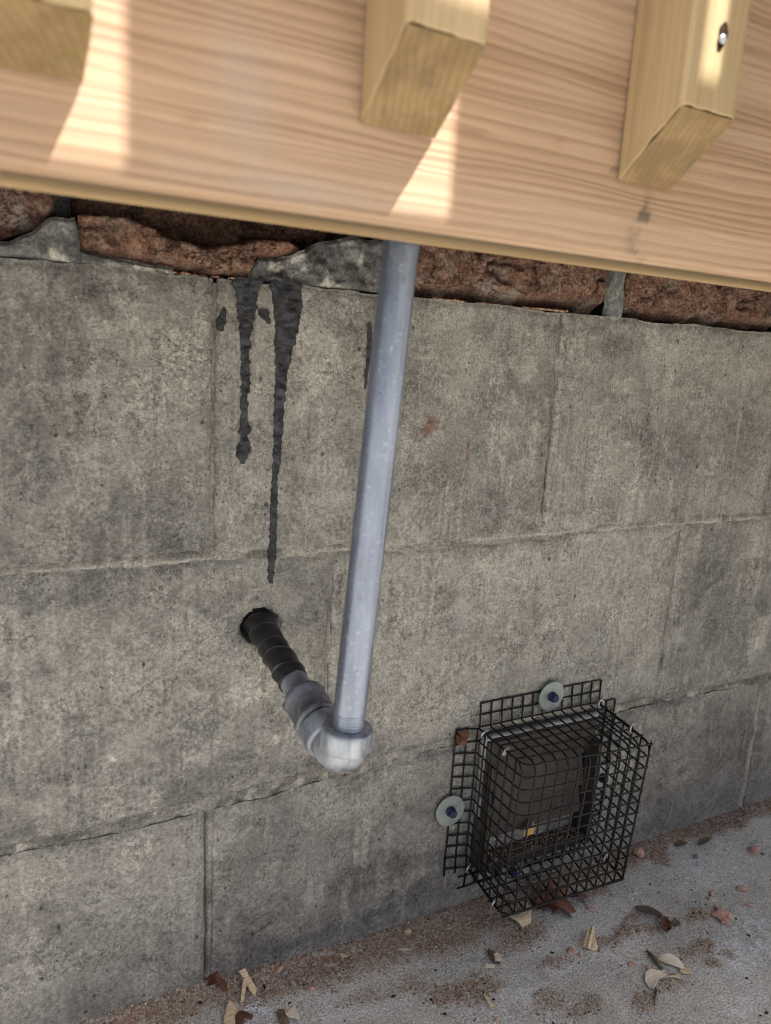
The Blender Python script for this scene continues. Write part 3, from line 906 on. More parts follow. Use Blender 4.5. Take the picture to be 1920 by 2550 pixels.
landing = empty('assumed_landing', (600, -90, 250), 'assumed timber landing planks over the edge board, added unseen to shade the bricks', 'landing')  # unseen planks added to keep the brickwork behind the board in shade
for y0 in (-256, -116):
    link('plank', box_mesh('plank', -300, 1900, y0, y0 + 137, 249, 287, M_SCREEN, 3), landing)
link('joist', box_mesh('joist', -300, 1900, -38, -8, 60 + 50, 248, M_SCREEN, 2), landing)


def baluster(x0, x1, zc, label, seed, cut=0.735):
    """square picket; end sawn at a slant so that it is lowest against the board"""
    yb, yf = -216.2, -254.0
    o = empty('baluster', ((x0 + x1) / 2, yb, zc), label, 'baluster', 'slant-cut balusters on the edge board')
    n = 14; ch = 1.6
    sec = []
    pts = [(x0, yb), (x0, yf + ch), (x0 + ch, yf), (x1 - ch, yf), (x1, yf + ch), (x1, yb)]
    for a in range(len(pts)):
        p, q = pts[a], pts[(a + 1) % len(pts)]
        k = 2 if math.dist(p, q) < 3 else 9
        for s in range(k):
            sec.append((p[0] + (q[0] - p[0]) * s / k, p[1] + (q[1] - p[1]) * s / k))
    sec = np.array(sec); K = len(sec)
    zend = zc + (yb - sec[:, 1]) * cut
    rag = 1.2 * fbm(sec[:, 0], sec[:, 1], 4, 3, seed)
    verts = []
    chip = np.where(sec[:, 0] > x1 - 0.1, 4.2 * np.clip(fbm(sec[:, 1], sec[:, 1] * 0, 6, 3, seed + 8) + 0.2, 0, 1), 0)
    levels = [0, 0.9, 3, 8, 30, 100, 200, 460, 900]
    for lv in levels:
        zl = zend + (rag if lv == 0 else rag * max(0, 1 - lv / 3)) + lv
        if lv > 100: zl = np.full(K, zc + lv)
        ins = 0.5 if lv == 0 else 0.0
        cx, cy = (x0 + x1) / 2, (yb + yf) / 2
        xx = sec[:, 0] + np.sign(cx - sec[:, 0]) * ins; yy = sec[:, 1] + np.sign(cy - sec[:, 1]) * ins
        xx = xx - chip * max(0, 1 - lv / 7)
        verts += list(zip(xx, yy, zl))
    faces = []
    for i in range(len(levels) - 1):
        for k in range(K):
            k2 = (k + 1) % K
            faces.append((i * K + k, (i + 1) * K + k, (i + 1) * K + k2, i * K + k2))
    faces.append(tuple((len(levels) - 1) * K + k for k in range(K - 1, -1, -1)))
    link('picket', make_mesh('picket', verts, faces, M_BAL), o)
    # sawn end face as a slightly uneven sheet
    g = 12
    u, v = np.meshgrid(np.linspace(0, 1, g), np.linspace(0, 1, g), indexing='ij')
    X = x0 + 0.5 + (x1 - x0 - 1.0) * u; Y = yb - 0.3 + (yf - yb + 0.6) * v
    Z = zc - 0.5 + (yb - Y) * cut + 0.5 * fbm(X, Y, 5, 3, seed + 4)
    vv = np.stack([X, Y, Z], -1).reshape(-1, 3)
    link('sawn_end', make_mesh('sawn_end', vv, grid_faces(g, g), M_END, True), o)
    return o


baluster(299.5, 336.0, 46.5, 'leftmost baluster, in deep shade at the top left corner', 821, 0.28)
baluster(449, 487, 53.0, 'middle baluster above the pipe, largest slant-cut end in view', 822)
b3 = baluster(600, 638, 52.0, 'right baluster with a steel screw sunk in its front', 823)
# screw on a flat dark patch painting the shade of its torn hole
th = np.linspace(0, 2 * math.pi, 25)[:-1]
ring = [(620.5 + (3.1 + 0.6 * math.sin(3 * t + 1)) * math.cos(t) + 0.5 * math.sin(t), -254.15, 113 + (6.8 + 1.0 * math.sin(2 * t)) * math.sin(t)) for t in th]
inner = [(620.5 + 1.6 * math.cos(t), -254.5, 113 + 4.2 * math.sin(t)) for t in th]
fc = [(i, (i + 1) % 24, 24 + (i + 1) % 24, 24 + i) for i in range(24)] + [tuple(range(47, 23, -1))]
M_HOLE_SHADE = mat_simple('torn_hole_shade', (0.012, 0.007, 0.005), (0.05, 0.028, 0.016), 300, 0.95, 0, 0.5, 0.1)
link('hole_shade_patch', make_mesh('hole_shade_patch', ring + inner, fc, M_HOLE_SHADE), b3)
link('screw', sweep('screw', [(620.2, -254.2, 111.6), (620.1, -255.2, 111.8), (620.0, -255.7, 111.8)], [2.1, 2.2, 1.3], M_RING, 12), b3)

# ------------------------------------------------------------------ made-up screen beyond the right edge, shaped to throw shade and sun strips
screen = empty('shade_screen', (1250, -500, GZ), 'slatted timber screen added unseen at the right to cast shade and sun strips', 'screen')
for x0, z0, z1, dy in [(600, 112, 268, 9), (600, 262, 418, 0), (430, 412, 568, 9)]:
    link('slat', box_mesh('slat', x0, 1750, -520 + dy, -512 + dy, z0, z1, M_SCREEN, 1), screen)
for x0, x1, dy in [(440, 516, 0), (551, 563, 0), (1120, 1260, 0), (1250, 1400, 9), (1390, 1540, 0), (1530, 1680, 9), (1670, 1750, 0)]:
    link('upright', box_mesh('upright', x0, x1, -502 + dy, -494 + dy, 545, 905, M_SCREEN, 1), screen)
outline = [(600, 22), (1018, 22), (1070, -45), (1240, -264), (1750, -264), (1750, 118), (600, 118)]  # lower edge cut to let sun onto the right corner of the ground
n_o = len(outline)
link('slat', make_mesh('slat', [(x, -520, z) for x, z in outline] + [(x, -512, z) for x, z in outline],
                       [tuple(range(n_o)), tuple(range(2 * n_o - 1, n_o - 1, -1))] + [(i, i + n_o, (i + 1) % n_o + n_o, (i + 1) % n_o) for i in range(n_o)], M_SCREEN), screen)
# added reed infill: thin canes spaced to let part of the sun through
cane_me = box_mesh('cane', -2.05, 2.05, -501, -498, 545, 905, M_SCREEN, 0)
cx_ = [x for x in np.arange(565.5, 634, 6.0)] + [x for x in np.arange(700, 779, 6.0)] + [x for x in np.arange(797, 1120, 6.0)]
for x in cx_:
    c_ = link('cane', cane_me, screen)
    c_.location = Vector((x * MM, 0, 0)) - screen.location
link('rail', box_mesh('rail', 470, 1750, -520, -482, 906, 944, M_SCREEN, 2), screen)
for x0 in (1290, 1680):
    link('post', box_mesh('post', x0, x0 + 70, -600, -530, GZ - 5, 944, M_SCREEN, 2), screen)

# ------------------------------------------------------------------ gas pipe
EL = Vector((494.1, -138.0, -308.6))
HC = Vector((481.0, 0.0, -261.8))
u_st = (EL - HC).normalized()
up_p = Vector((18.3, 0, 297)).normalized()
L_st = (EL - HC).length
pipe = empty('steel_pipe', tuple(EL), 'grey metal pipe rising behind the board from an elbow', 'pipe')
bot = EL + up_p * 18
n_r = 40
pp = [bot + up_p * s for s in np.concatenate([np.linspace(0, 30, 46), np.linspace(34, 640, 30)])]
rr = []
for i, p in enumerate(pp):
    s = (p - bot).length
    rr.append(10.65 - (0.5 if s < 19 and i % 3 == 0 else 0.0) - (0.25 if s < 19 else 0))
link('riser', sweep('riser', pp, rr, M_GALV, 32), pipe)
# elbow body: bend from the stub direction to vertical
a0 = EL - u_st * 30; a1 = EL + up_p * 16
bend = []
for t in np.linspace(0, 1, 18):
    p = a0.lerp(EL, t); q = EL.lerp(a1, t)
    bend.append(p.lerp(q, t))
link('elbow', sweep('elbow', bend, [14.3] * 18, M_CAST, 32), pipe)


def band(name, p, d, prof, mat, n=32, fn=None):
    return link(name, sweep(name, [p + d * s for s, r in prof], [r for s, r in prof], mat, n, True, fn), pipe)


band('collar', EL, up_p, [(11, 13.8), (11.6, 16.0), (12.6, 16.9), (22.6, 17.0), (25.2, 16.8), (26.2, 16.0), (26.2, 11.0)], M_CAST)
band('collar', EL, -u_st, [(21, 13.8), (22, 15.6), (23.2, 16.4), (35, 16.2), (36.6, 15.4), (37, 11)], M_CAST)
# ribbed coupling
rib = lambda i, th: (1.5 if (math.cos(th * 2 + 0.6) > 0.975) else 0.0)
band('coupling', EL, -u_st, [(39, 11), (39.4, 14.0), (41, 15.2), (43.5, 15.2), (44.5, 13.9), (60, 13.6), (61, 14.9), (64, 14.9), (65.4, 14.0), (65.6, 10.8)], M_STUB, 48, rib)
link('stub', sweep('stub', [HC - u_st * 30, HC + u_st * (L_st - 30)], [10.3, 10.3], M_STUB, 28), pipe)
# spiral wound tape
Lt0, Lt1 = -25.0, 66.0
npt = 190
tp = [HC + u_st * s for s in np.linspace(Lt0, Lt1, npt)]
pitch = 14.5


def wind(i, th):
    s = Lt0 + (Lt1 - Lt0) * i / (npt - 1)
    ph = (s / pitch + th / (2 * math.pi) + 0.12 * math.sin(s * 0.21)) % 1.0
    lap = 1.9 * (1 - ph) if ph > 0.06 else 1.9 * ph / 0.06
    return lap + 0.25 * math.sin(3 * th + s * 0.3)


tape_me = sweep('tape', tp, [10.2] * npt, None, 44, True, wind)
lapv = np.zeros(npt * 44, np.float32)
for i in range(npt):
    for kk in range(44):
        s_ = Lt0 + (Lt1 - Lt0) * i / (npt - 1)
        ph = (s_ / pitch + (kk / 44) + 0.12 * math.sin(s_ * 0.21)) % 1.0
        lapv[i * 44 + kk] = max(0, 1 - abs(ph - 0.08) / 0.07)
at_ = tape_me.attributes.new('lap', 'FLOAT', 'POINT'); at_.data.foreach_set('value', lapv)
k = NT('black_tape')
lp = k.attr('lap').outputs['Fac']
tc_ = k.mix(k.ramp(k.noise(150, 4), .35, .65), (0.005, 0.005, 0.005), (0.016, 0.015, 0.015))
tc_ = k.mix(k.math('MULTIPLY', lp, k.ramp(k.noise(60, 3), .35, .6, .2, .9)), tc_, (0.13, 0.125, 0.12))
k.bump(k.noise(260, 4), 0.3, 0.001)
tape_me.materials.append(k.fin(tc_, 0.4, 0, 0.5))
link('tape', tape_me, pipe)

# ------------------------------------------------------------------ vent hood behind the mesh
vent = empty('dryer_vent', (779, -1, -472), 'brown plastic louvred wall vent inside the wire cage', 'vent')
PX0, PX1, PZ0, PZ1 = 706, 852, -546, -402
OX0, OX1, OZ0, OZ1 = 719, 838, -534, -442
fr = []
for nm, b in [('frame', (PX0, PX1, OZ1, PZ1)), ('frame', (PX0, OX0, OZ0, OZ1)), ('frame', (OX1, PX1, OZ0, OZ1)), ('frame', (PX0, PX1, PZ0, OZ0))]:
    fr.append(b)
import bmesh


def sub0(pts, step=6):
    out = []
    for a, b in zip(pts[:-1], pts[1:]):
        n = max(1, int(math.dist(a, b) / step))
        for i in range(n):
            t = i / n
            out.append(tuple(a[j] + (b[j] - a[j]) * t + random.uniform(-.25, .25) for j in range(3)))
    return out + [pts[-1]]


def plate_with_hole():
    """bevelled plate with a rectangular opening, as one mesh"""
    bv = 5.0; t = 9.0
    o = [(PX0, PZ0), (PX1, PZ0), (PX1, PZ1), (PX0, PZ1)]
    i_ = [(OX0, OZ0), (OX1, OZ0), (OX1, OZ1), (OX0, OZ1)]
    sg_ = [(1, 1), (-1, 1), (-1, -1), (1, -1)]
    V = [(x, 0, z) for x, z in o] + [(x, -2.5, z) for x, z in o]
    V += [(x + sx * bv, -t, z + sz * bv) for (x, z), (sx, sz) in zip(o, sg_)]
    V += [(x, -t, z) for x, z in i_] + [(x, 14, z) for x, z in i_]
    F = []
    for r in range(4):
        for k in range(4):
            k2 = (k + 1) % 4
            F.append((r * 4 + k, r * 4 + k2, (r + 1) * 4 + k2, (r + 1) * 4 + k))
    F.append((19, 18, 17, 16))
    return make_mesh('frame', V, F, M_PLAS)


link('frame', plate_with_hole(), vent)
link('duct_shade_sheet', box_mesh('duct_shade_sheet', OX0 + 0.5, OX1 - 0.5, 10, 13, OZ0 + 0.5, OZ1 - 0.5, M_DARK, 0), vent)  # dark sheet standing in for the shade inside the duct


M_GLINT = mat_simple('bevel_glint_grey', (0.10, 0.102, 0.106), (0.27, 0.275, 0.28), 70, 0.5, 0, 0.3, 0.5)  # grey strip painting the flange's top bevel catching sky light
link('bevel_glint', sweep('bevel_glint', sub0([(PX0 + 1.5, -4, PZ0 + 60), (PX0 + 1.5, -4, PZ1 - 4), (PX0 + 4, -4, PZ1 - 1.5), (PX1 - 1, -4, PZ1 - 1.5)]), 3.4, M_GLINT, 10), vent)


def louvre(zt, zb, y_t, y_b):
    V = []; F = []
    xs_ = np.linspace(OX0 + 1.5, OX1 - 3, 9)
    prof = [(y_t + 2, zt), (y_t, zt), (y_t - 0.6, zt - 3), (y_b + 0.4, zb + 3), (y_b, zb + 1), (y_b + 0.6, zb), (y_b + 2.4, zb + 0.4)]
    for x in xs_:
        V += [(x, y, z) for y, z in prof]
    n = len(prof)
    for i in range(len(xs_) - 1):
        for k in range(n):
            k2 = (k + 1) % n
            F.append((i * n + k, (i + 1) * n + k, (i + 1) * n + k2, i * n + k2))
    F.append(tuple(range(n))); F.append(tuple((len(xs_) - 1) * n + k for k in range(n - 1, -1, -1)))
    return make_mesh('louvre', V, F, M_FLAP)


link('louvre', louvre(OZ1 - 1, -477, -6.0, -13.5), vent)
link('louvre', louvre(-472, -509, -5.5, -12.5), vent)
link('rib', box_mesh('rib', 842.5, 846.5, -21, -8.5, -544, -428, M_PLAS, 0.8), vent)
link('rib', box_mesh('rib', 710.5, 714.0, -17, -8.5, -544, -428, M_PLAS, 0.8), vent)
link('sill', box_mesh('sill', OX0 - 3, OX1 + 3, -19, 10, OZ0 - 10, OZ0 + 1.5, M_PLAS, 1.2), vent)

# ------------------------------------------------------------------ wire cage over the vent
cage = empty('wire_cage', (777, -40, -466), 'black vinyl wire mesh cage fixed over the vent low on the wall', 'cage')
CX0, CX1, CZT, CZB, CY = 701.0, 853.0, -391.0, -541.0, -79.0
NX = 12; NZ = 12; ND = 6
stepx = (CX1 - CX0) / NX; stepz = (CZT - CZB) / NZ; stepy = (-CY - 2) / ND
WR = 0.93
Y0 = -2.0


def jit(p, a=0.55):
    return (p[0] + random.uniform(-a, a), p[1] + random.uniform(-a, a) * 0.6, p[2] + random.uniform(-a, a))


def sub(pts, step=24):
    out = []
    for a, b in zip(pts[:-1], pts[1:]):
        n = max(1, int(math.dist(a, b) / step))
        for i in range(n):
            t = i / n
            q = tuple(a[j] + (b[j] - a[j]) * t for j in range(3))
            out.append(q)
    out.append(pts[-1])
    return out


def arc(c, r, a0, a1, plane, n=5):
    out = []
    for i in range(n + 1):
        a = a0 + (a1 - a0) * i / n
        if plane == 'xy': out.append((c[0] + r * math.cos(a), c[1] + r * math.sin(a), c[2]))
        else: out.append((c[0], c[1] + r * math.cos(a), c[2] + r * math.sin(a)))
    return out


def lean(p):
    """the cage has been knocked out of square: its front hangs a little left, its top right corner droops"""
    t = min(max(-p[1] / 79.0, 0), 1.05)
    u = (p[0] - CX0) / (CX1 - CX0); w = (CZT - p[2]) / (CZT - CZB)
    dx = (1 - w) * ((1 - u) * -3 + u * -2.5) + w * ((1 - u) * -11 + u * -16)
    dz = (1 - w) * ((1 - u) * 2 + u * -8) + w * ((1 - u) * 4 + u * -2.5)
    return (p[0] + dx * t, p[1], p[2] + dz * t)


def wire(pts):
    q = [lean(jit(p, 0.45)) for p in pts]
    link('wire', sweep('wire', q, [WR] * len(q), M_WIRE, 6), cage)


R = 11.0
for j in range(NZ + 1):
    z = CZT - stepz * j
    pts = sub([(CX0 - 25, Y0 + 0.6, z + 2.0), (CX0 - 12, Y0 - 0.5, z + 0.6), (CX0, Y0 - 1.5, z - 1), (CX0 - 1 - 0.035 * 0, CY + R, z)], 22)
    pts = pts[:-1] + arc((CX0 + R, CY + R, z), R, math.pi, 1.5 * math.pi, 'xy') + sub([(CX0 + R + 8, CY, z), (CX1 + 2.0, CY, z)], 24)
    wire(pts)
for i in range(NX + 1):
    x = CX0 + stepx * i
    yy = CY + (R * 0.35 if i == 0 else 0)
    pts = sub([(x + 1, Y0 + 0.4, CZT + 25), (x + 0.6, Y0 - 1.0, CZT + 8), (x, Y0 - 2.5, CZT), (x, yy + R, CZT)], 20)
    pts = pts[:-1] + arc((x, yy + R, CZT - R), R, 0.5 * math.pi, math.pi, 'yz') + sub([(x, yy, CZT - R - 8), (x, yy, CZB + 1), (x, yy + 1, CZB)], 24)[:-1]
    pts = pts + sub([(x, yy, CZB), (x, Y0 - 2, CZB), (x, Y0, CZB - 25)], 24)
    wire(pts)
for k in range(ND + 1):
    y = Y0 - 1 - stepy * k * 0.985
    if k < ND:
        wire(sub([(CX0 - 0.9, y, CZT), (CX0 - 0.9, y, CZB)], 24))
        wire(sub([(CX0, y, CZT + 0.9), (CX1 + 1, y, CZT + 0.9)], 24))
    wire(sub([(CX1, y, CZT + 2), (CX1, y, CZB)], 24))
    if 0 < k:
        wire(sub([(CX0, y, CZB - 0.9), (CX1, y, CZB - 0.9)], 24))
for d in (12.5, 25.0):
    wire(sub([(CX0, Y0 + 0.3, CZT + d), (CX1, Y0 + 0.3, CZT + d)], 20))
    wire(sub([(CX0 - d, Y0 + 0.4, CZT + 2), (CX0 - d, Y0 + 0.4, CZB - 5)], 20))
    wire(sub([(CX1 + d, Y0 + 0.4, CZT - 2), (CX1 + d, Y0 + 0.4, CZB - 5)], 20))
    wire(sub([(CX0 - 8, Y0 + 0.4, CZB - d), (CX1, Y0 + 0.4, CZB - d)], 20))
for j in range(NZ + 1):
    z = CZT - stepz * j - 1
    wire(sub([(CX1, CY - 1, z), (CX1, Y0 - 2, z), (CX1 + 12, Y0, z), (CX1 + 25, Y0 + 0.5, z)], 24))

ring_me = bpy.data.meshes.new('hog_ring')


def torus(R0, r0, n=18, m_=6, gap=0.12):
    V = []; F = []
    for i in range(n):
        a = 2 * math.pi * (gap / 2 + (1 - gap) * i / (n - 1))
        for k in range(m_):
            b = 2 * math.pi * k / m_
            V.append(((R0 + r0 * math.cos(b)) * math.cos(a) * 1.15, (R0 + r0 * math.cos(b)) * math.sin(a), r0 * math.sin(b)))
    for i in range(n - 1):
        for k in range(m_):
            F.append((i * m_ + k, (i + 1) * m_ + k, (i + 1) * m_ + (k + 1) % m_, i * m_ + (k + 1) % m_))
    return make_mesh('hog_ring', V, F, M_RING, True)


ring_me = torus(4.4, 1.15)
for (x, y, z, rx, rz) in [(CX0 + 1, -13, CZT - 2, 1.9, 0.3), (CX0 + 2, -46, CZT - 3, 1.9, 0.6), (CX1, -7, CZT, 1.3, 0.2), (CX1 + 1, -52, CZT, 1.5, 0.4),
                          (CX0 + 1, -8, CZB, 1.7, 0.5), (CX0 + 2, -60, CZB, 1.8, 0.5), (CX1, -50, CZB, 1.5, 0.3)]:
    o = link('hog_ring', ring_me, cage)
    o.location = Vector(lean((x, y, z))) * MM - cage.location
    o.rotation_euler = (rx, 0.2, rz)


# washers with blue screws
def washer(x, z, label, y=-3.6, tilt=0.0):
    o = empty('fender_washer', (x, y, z), label, 'washer', 'zinc fender washers with blue screws')
    n = 40; V = []; F = []
    prof = [(3.0, 0.0), (3.0, -1.1), (15.4, -1.3), (15.9, -0.9), (15.9, 0.0)]
    for i in range(n):
        a = 2 * math.pi * i / n
        for r, yy in prof: V.append((r * math.cos(a), yy, r * math.sin(a)))
    k = len(prof)
    for i in range(n):
        i2 = (i + 1) % n
        for s in range(k):
            s2 = (s + 1) % k
            F.append((i * k + s, i2 * k + s, i2 * k + s2, i * k + s2))
    me = make_mesh('disc', V, F, M_ZINC)
    d = link('disc', me, o, (0, 0, 0))
    # hexagonal flanged screw head
    V = []; F = []
    rows = [(0.2, 5.2, 24), (-1.6, 5.2, 24), (-2.4, 4.6, 24)]
    for yy, r, q in rows:
        for i in range(24):
            a = 2 * math.pi * i / 24
            V.append((r * math.cos(a), yy - 1.2, r * math.sin(a)))
    hexr = lambda a: 3.9 / max(0.2, math.cos((a % (math.pi / 3)) - math.pi / 6))
    for yy, s in ((-2.5, 1.0), (-6.0, 0.97), (-6.8, 0.85)):
        for i in range(24):
            a = 2 * math.pi * i / 24
            V.append((hexr(a) * s * math.cos(a), yy - 1.2, hexr(a) * s * math.sin(a)))
    for r in range(5):
        for i in range(24):
            i2 = (i + 1) % 24
            F.append((r * 24 + i, r * 24 + i2, (r + 1) * 24 + i2, (r + 1) * 24 + i))
    F.append(tuple(range(5 * 24, 6 * 24)))
    link('screw_head', make_mesh('screw_head', V, F, M_BLUE), d, (0, 0, 0))
    o.rotation_euler = (tilt, 0, tilt * 0.5)
    return o


washer(785.5, -371.5, 'zinc washer with blue screw on the top flange of the wire cage', -4.5, 0.03)
washer(674.5, -472, 'zinc washer with blue screw on the left flange of the wire cage', -4.2, -0.02)
washer(869, -481, 'zinc washer seen through the mesh at the right side of the cage', -4.2)
washer(757.5, -562, 'zinc washer seen through the mesh at the foot of the cage', -4.2)


# ------------------------------------------------------------------ debris
def gz(x, y):
    return GZ + float(ground_height(np.array([float(x)]), np.array([float(min(y, 0))]))[0])


def flake_mesh(name, pts, mat, thick=0.9, bend=None, rings=3, rough=0.3, seed=0):
    """closed thin solid from an outline (mm, local); bend(x,y) gives height"""
    P = np.array(pts, float)
    q = []
    n0 = len(P)
    for i in range(n0):
        a, b = P[i], P[(i + 1) % n0]
        k = max(1, int(math.dist(a, b) / 1.6))
        for s in range(k): q.append(a + (b - a) * s / k)
    Q = np.array(q); n = len(Q)
    Q = Q + rough * np.stack([fbm(Q[:, 0] * 3, Q[:, 1] * 3, 5, 2, seed), fbm(Q[:, 0] * 3, Q[:, 1] * 3, 5, 2, seed + 1)], -1)
    c = Q.mean(0)
    V = []; F = []
    for side in (1, -1):
        for r in range(1, rings + 1):
            t = r / rings
            for k in range(n):
                p = c + (Q[k] - c) * t
                z = bend(p[0], p[1]) if bend else 0
                th = thick * (1 if r < rings else 0.45) / 2
                V.append((p[0], p[1], z + side * th))
        V.append((c[0], c[1], (bend(c[0], c[1]) if bend else 0) + side * thick / 2))
    base = rings * n + 1
    for s in range(2):
        o_ = s * base
        for r in range(rings - 1):
            for k in range(n):
                k2 = (k + 1) % n
                f = (o_ + r * n + k, o_ + (r + 1) * n + k, o_ + (r + 1) * n + k2, o_ + r * n + k2)
                F.append(f if s == 0 else f[::-1])
        for k in range(n):
            f = (o_ + k, o_ + (k + 1) % n, o_ + rings * n)
            F.append(f if s == 0 else f[::-1])
    r0 = (rings - 1) * n
    for k in range(n):
        k2 = (k + 1) % n
        F.append((r0 + k, base + r0 + k, base + r0 + k2, r0 + k2))
    return make_mesh(name, V, F, mat, name == 'dry_leaf')


def put(name, me, x, y, rot, label, cat, group=None, dz=1.0, tilt=(0, 0)):
    o = link(name, me)
    o.location = (x * MM, y * MM, (gz(x, y) + dz) * MM)
    o.rotation_euler = (tilt[0], tilt[1], rot)
    if x < 480: o.scale = (0.86, 0.86, 0.86)
    return tag(o, label, cat, group)


def stone_mesh(name, sx, sy, sz, mat, seed, sub_=3, rough=0.28):
    bm = bmesh.new()
    bmesh.ops.create_icosphere(bm, subdivisions=sub_, radius=1.0)
    rs = np.random.default_rng(seed)
    ph = rs.uniform(0, 100)
    planes = [(Vector(rs.normal(size=3)).normalized(), rs.uniform(0.45, 0.8)) for _ in range(13)]
    for v in bm.verts:
        p = v.co.copy()
        for nrm, d in planes:
            s = p.dot(nrm)
            if s > d: p -= nrm * (s - d) * 0.9
        k = 1 + rough * 1.6 * float(fbm(np.array([p.x * 20 + ph]), np.array([p.y * 20 + p.z * 13]), 9, 4, seed, 0.65)[0])
        v.co = Vector((p.x * sx * k, p.y * sy * k, max(p.z, -0.5) * sz * k)) * MM
    me = bpy.data.meshes.new(name)
    bm.to_mesh(me); bm.free()
    me.materials.append(mat)
    return me


GB = 'brick chips scattered on the slab'
for (x, y, sx, sy, sz, rot, lab, sd) in [
        (931, -16, 9, 6.5, 6, .5, 'reddish brick lump at the wall foot right of the cage', 1),
        (1065, -64, 7.5, 7, 5, .2, 'rounded brick chip alone near the right edge of the slab', 2),
        (993, -103, 6.5, 7.5, 2.4, .9, 'pointed flat brick chip above the largest pink chip', 3),
        (957, -94, 4.2, 3.2, 2.0, .3, 'upper of two small touching brick chips', 4),
        (948, -98, 3.8, 2.6, 1.6, 1.0, 'lower of two small touching brick chips', 5),
        (982, -123, 6.5, 2.6, 1.6, -.3, 'thin sliver of brick right of the largest pink chip', 6),
        (763, -95, 6.0, 5.0, 3.5, .8, 'brick chip left of the fan-shaped wood shaving', 8),
        (768, -101, 2.4, 3.0, 1.8, .1, 'crumb of brick touching the chip beside the wood shaving', 18),
        (820, -60, 5.5, 3.0, 2.2, -.9, 'narrow brick chip beside the torn leaf at the cage foot', 9),
        (804, -131, 4.5, 3.2, 2.4, -.8, 'pinkish brick chip left of the brown stick', 10),
        (913, -89, 2.4, 2.0, 1.4, .3, 'lone tiny brick chip above the long brown leaf', 11),
        (816, -139, 2.6, 2.6, 1.8, .3, 'small brick chip just left of the stick end', 12),
        (654, -127, 3.4, 2.6, 1.6, .3, 'small pink brick chip near the bottom edge of the slab', 13),
        (503, -8, 8.0, 3.2, 2.6, .55, 'long brick chip against the wall foot above a grey pebble', 14),
        (523, -35, 3.2, 3.6, 1.6, .3, 'pink triangular brick chip in the dust near bottom left', 15)]:
    me = stone_mesh('brick_chip', sx, sy, sz, M_BCHIP, 900 + sd, 3)
    put('brick_chip', me, x, y, rot, lab, 'brick chip', GB, sz * 0.4)
me = flake_mesh('brick_chip', [(-9, -7), (0, -9), (9, -7), (8, 0), (11, 6), (8, 10), (3, 6), (-2, 8), (-7, 9), (-6, 2), (-11, -3)], M_BCHIP, 4.5,
                lambda x, y: 0.8 * math.sin(x * .5) + 0.6 * math.sin(y * .7), 3, 0.9, 5)
put('brick_chip', me, 938, -123, 0.35, 'largest pink brick chip, notched at its top, right of the brown leaves', 'brick chip', GB, 2.4)
me = stone_mesh('pebble', 5.0, 3.2, 2.6, M_STONE, 950)
put('pebble', me, 992, -44, 0.9, 'smooth grey pebble near the wall foot at right', 'pebble', None, 1.2)
me = stone_mesh('pebble', 4.6, 3.2, 2.0, M_STONE, 951)
put('pebble', me, 506, -13, 0.5, 'grey pebble beside the long brick chip at the wall foot', 'pebble', None, 1.0)
me = stone_mesh('brick_lump', 11, 7, 9, M_LEAF, 952)
o = link('brick_lump', me); o.location = (0.6825, -0.004, -0.3955); o.rotation_euler = (1.2, 0.2, 0.3)
tag(o, 'rusty brown clod caught behind the top corner of the left cage flange', 'clod')

# leaves
maple = [(-26, 2), (-18, 9), (-20, 17), (-9, 14), (-4, 24), (3, 15), (12, 20), (13, 10), (26, 9), (20, 0), (30, -8), (17, -9), (14, -18), (4, -11), (-6, -19), (-9, -9), (-21, -10), (-16, -3)]
me = flake_mesh('dry_leaf', maple, M_LEAF, 0.5, lambda x, y: 5 * math.cos(x * 0.11) + 0.012 * y * y + 2.2 * math.sin(y * 0.35 + x * .1), 5, 0.9, 31)
put('dry_leaf', me, 786, -43, -0.5, 'crumpled reddish brown leaf poking out from under the cage', 'leaf', None, 4.0, (0.15, 0.1))
me = flake_mesh('dry_leaf', [(-9, -2), (-3, 5), (2, 3), (10, 6), (6, 0), (9, -5), (1, -3), (-4, -6)], M_LEAF, 0.5, lambda x, y: 3 * math.cos(x * .25) + .06 * y * y, 4, 0.7, 33)
put('dry_leaf', me, 818, -42, -0.8, 'torn scrap of dark leaf right of the crumpled leaf', 'leaf', None, 2.5, (0.2, 0.1))


def lance(L, w, tipw=0.15):
    a = np.linspace(0, 1, 12)
    ww = w * np.sin(np.pi * a ** 0.8) ** 0.8 + tipw
    up = [(-L / 2 + L * t, k) for t, k in zip(a, ww)]
    dn = [(-L / 2 + L * t, -k) for t, k in zip(a[::-1], ww[::-1])]
    return up + dn


me = flake_mesh('dry_leaf', lance(34, 4.6), M_LEAF2, 0.5, lambda x, y: 3.0 + 0.12 * y * y - 0.006 * x * x + 1.0 * math.sin(x * .2), 4, 0.25, 35)
put('dry_leaf', me, 870, -92, -1.02, 'narrow grey-brown willow-shaped leaf lying on the slab', 'leaf', None, 1.5, (0.2, 0))
me = flake_mesh('dry_leaf', [(-17, 0), (-12, 4.5), (-4, 6), (1, 4), (4, 6.5), (9, 5), (13, 5), (14, -1), (9, -3), (5, -2), (0, -5), (-8, -5), (-13, -3)], M_LEAF, 0.5,
                lambda x, y: 2.5 + 0.10 * y * y + 1.6 * math.sin(x * .28), 4, 0.5, 37)
put('dry_leaf', me, 873, -109, 0.75, 'curled dark red-brown leaf joined to the narrow grey leaf', 'leaf', None, 1.5, (-0.1, 0.1))
me = flake_mesh('dry_leaf', [(-6, -2), (-2, 4), (4, 4), (6, -1), (1, -4)], M_LEAF2, 0.5, lambda x, y: 1.4 + .1 * y * y, 3, .5, 39)
put('dry_leaf', me, 884, -112, 0.2, 'small pale leaf scrap right of the curled red-brown leaf', 'leaf', None, 1)
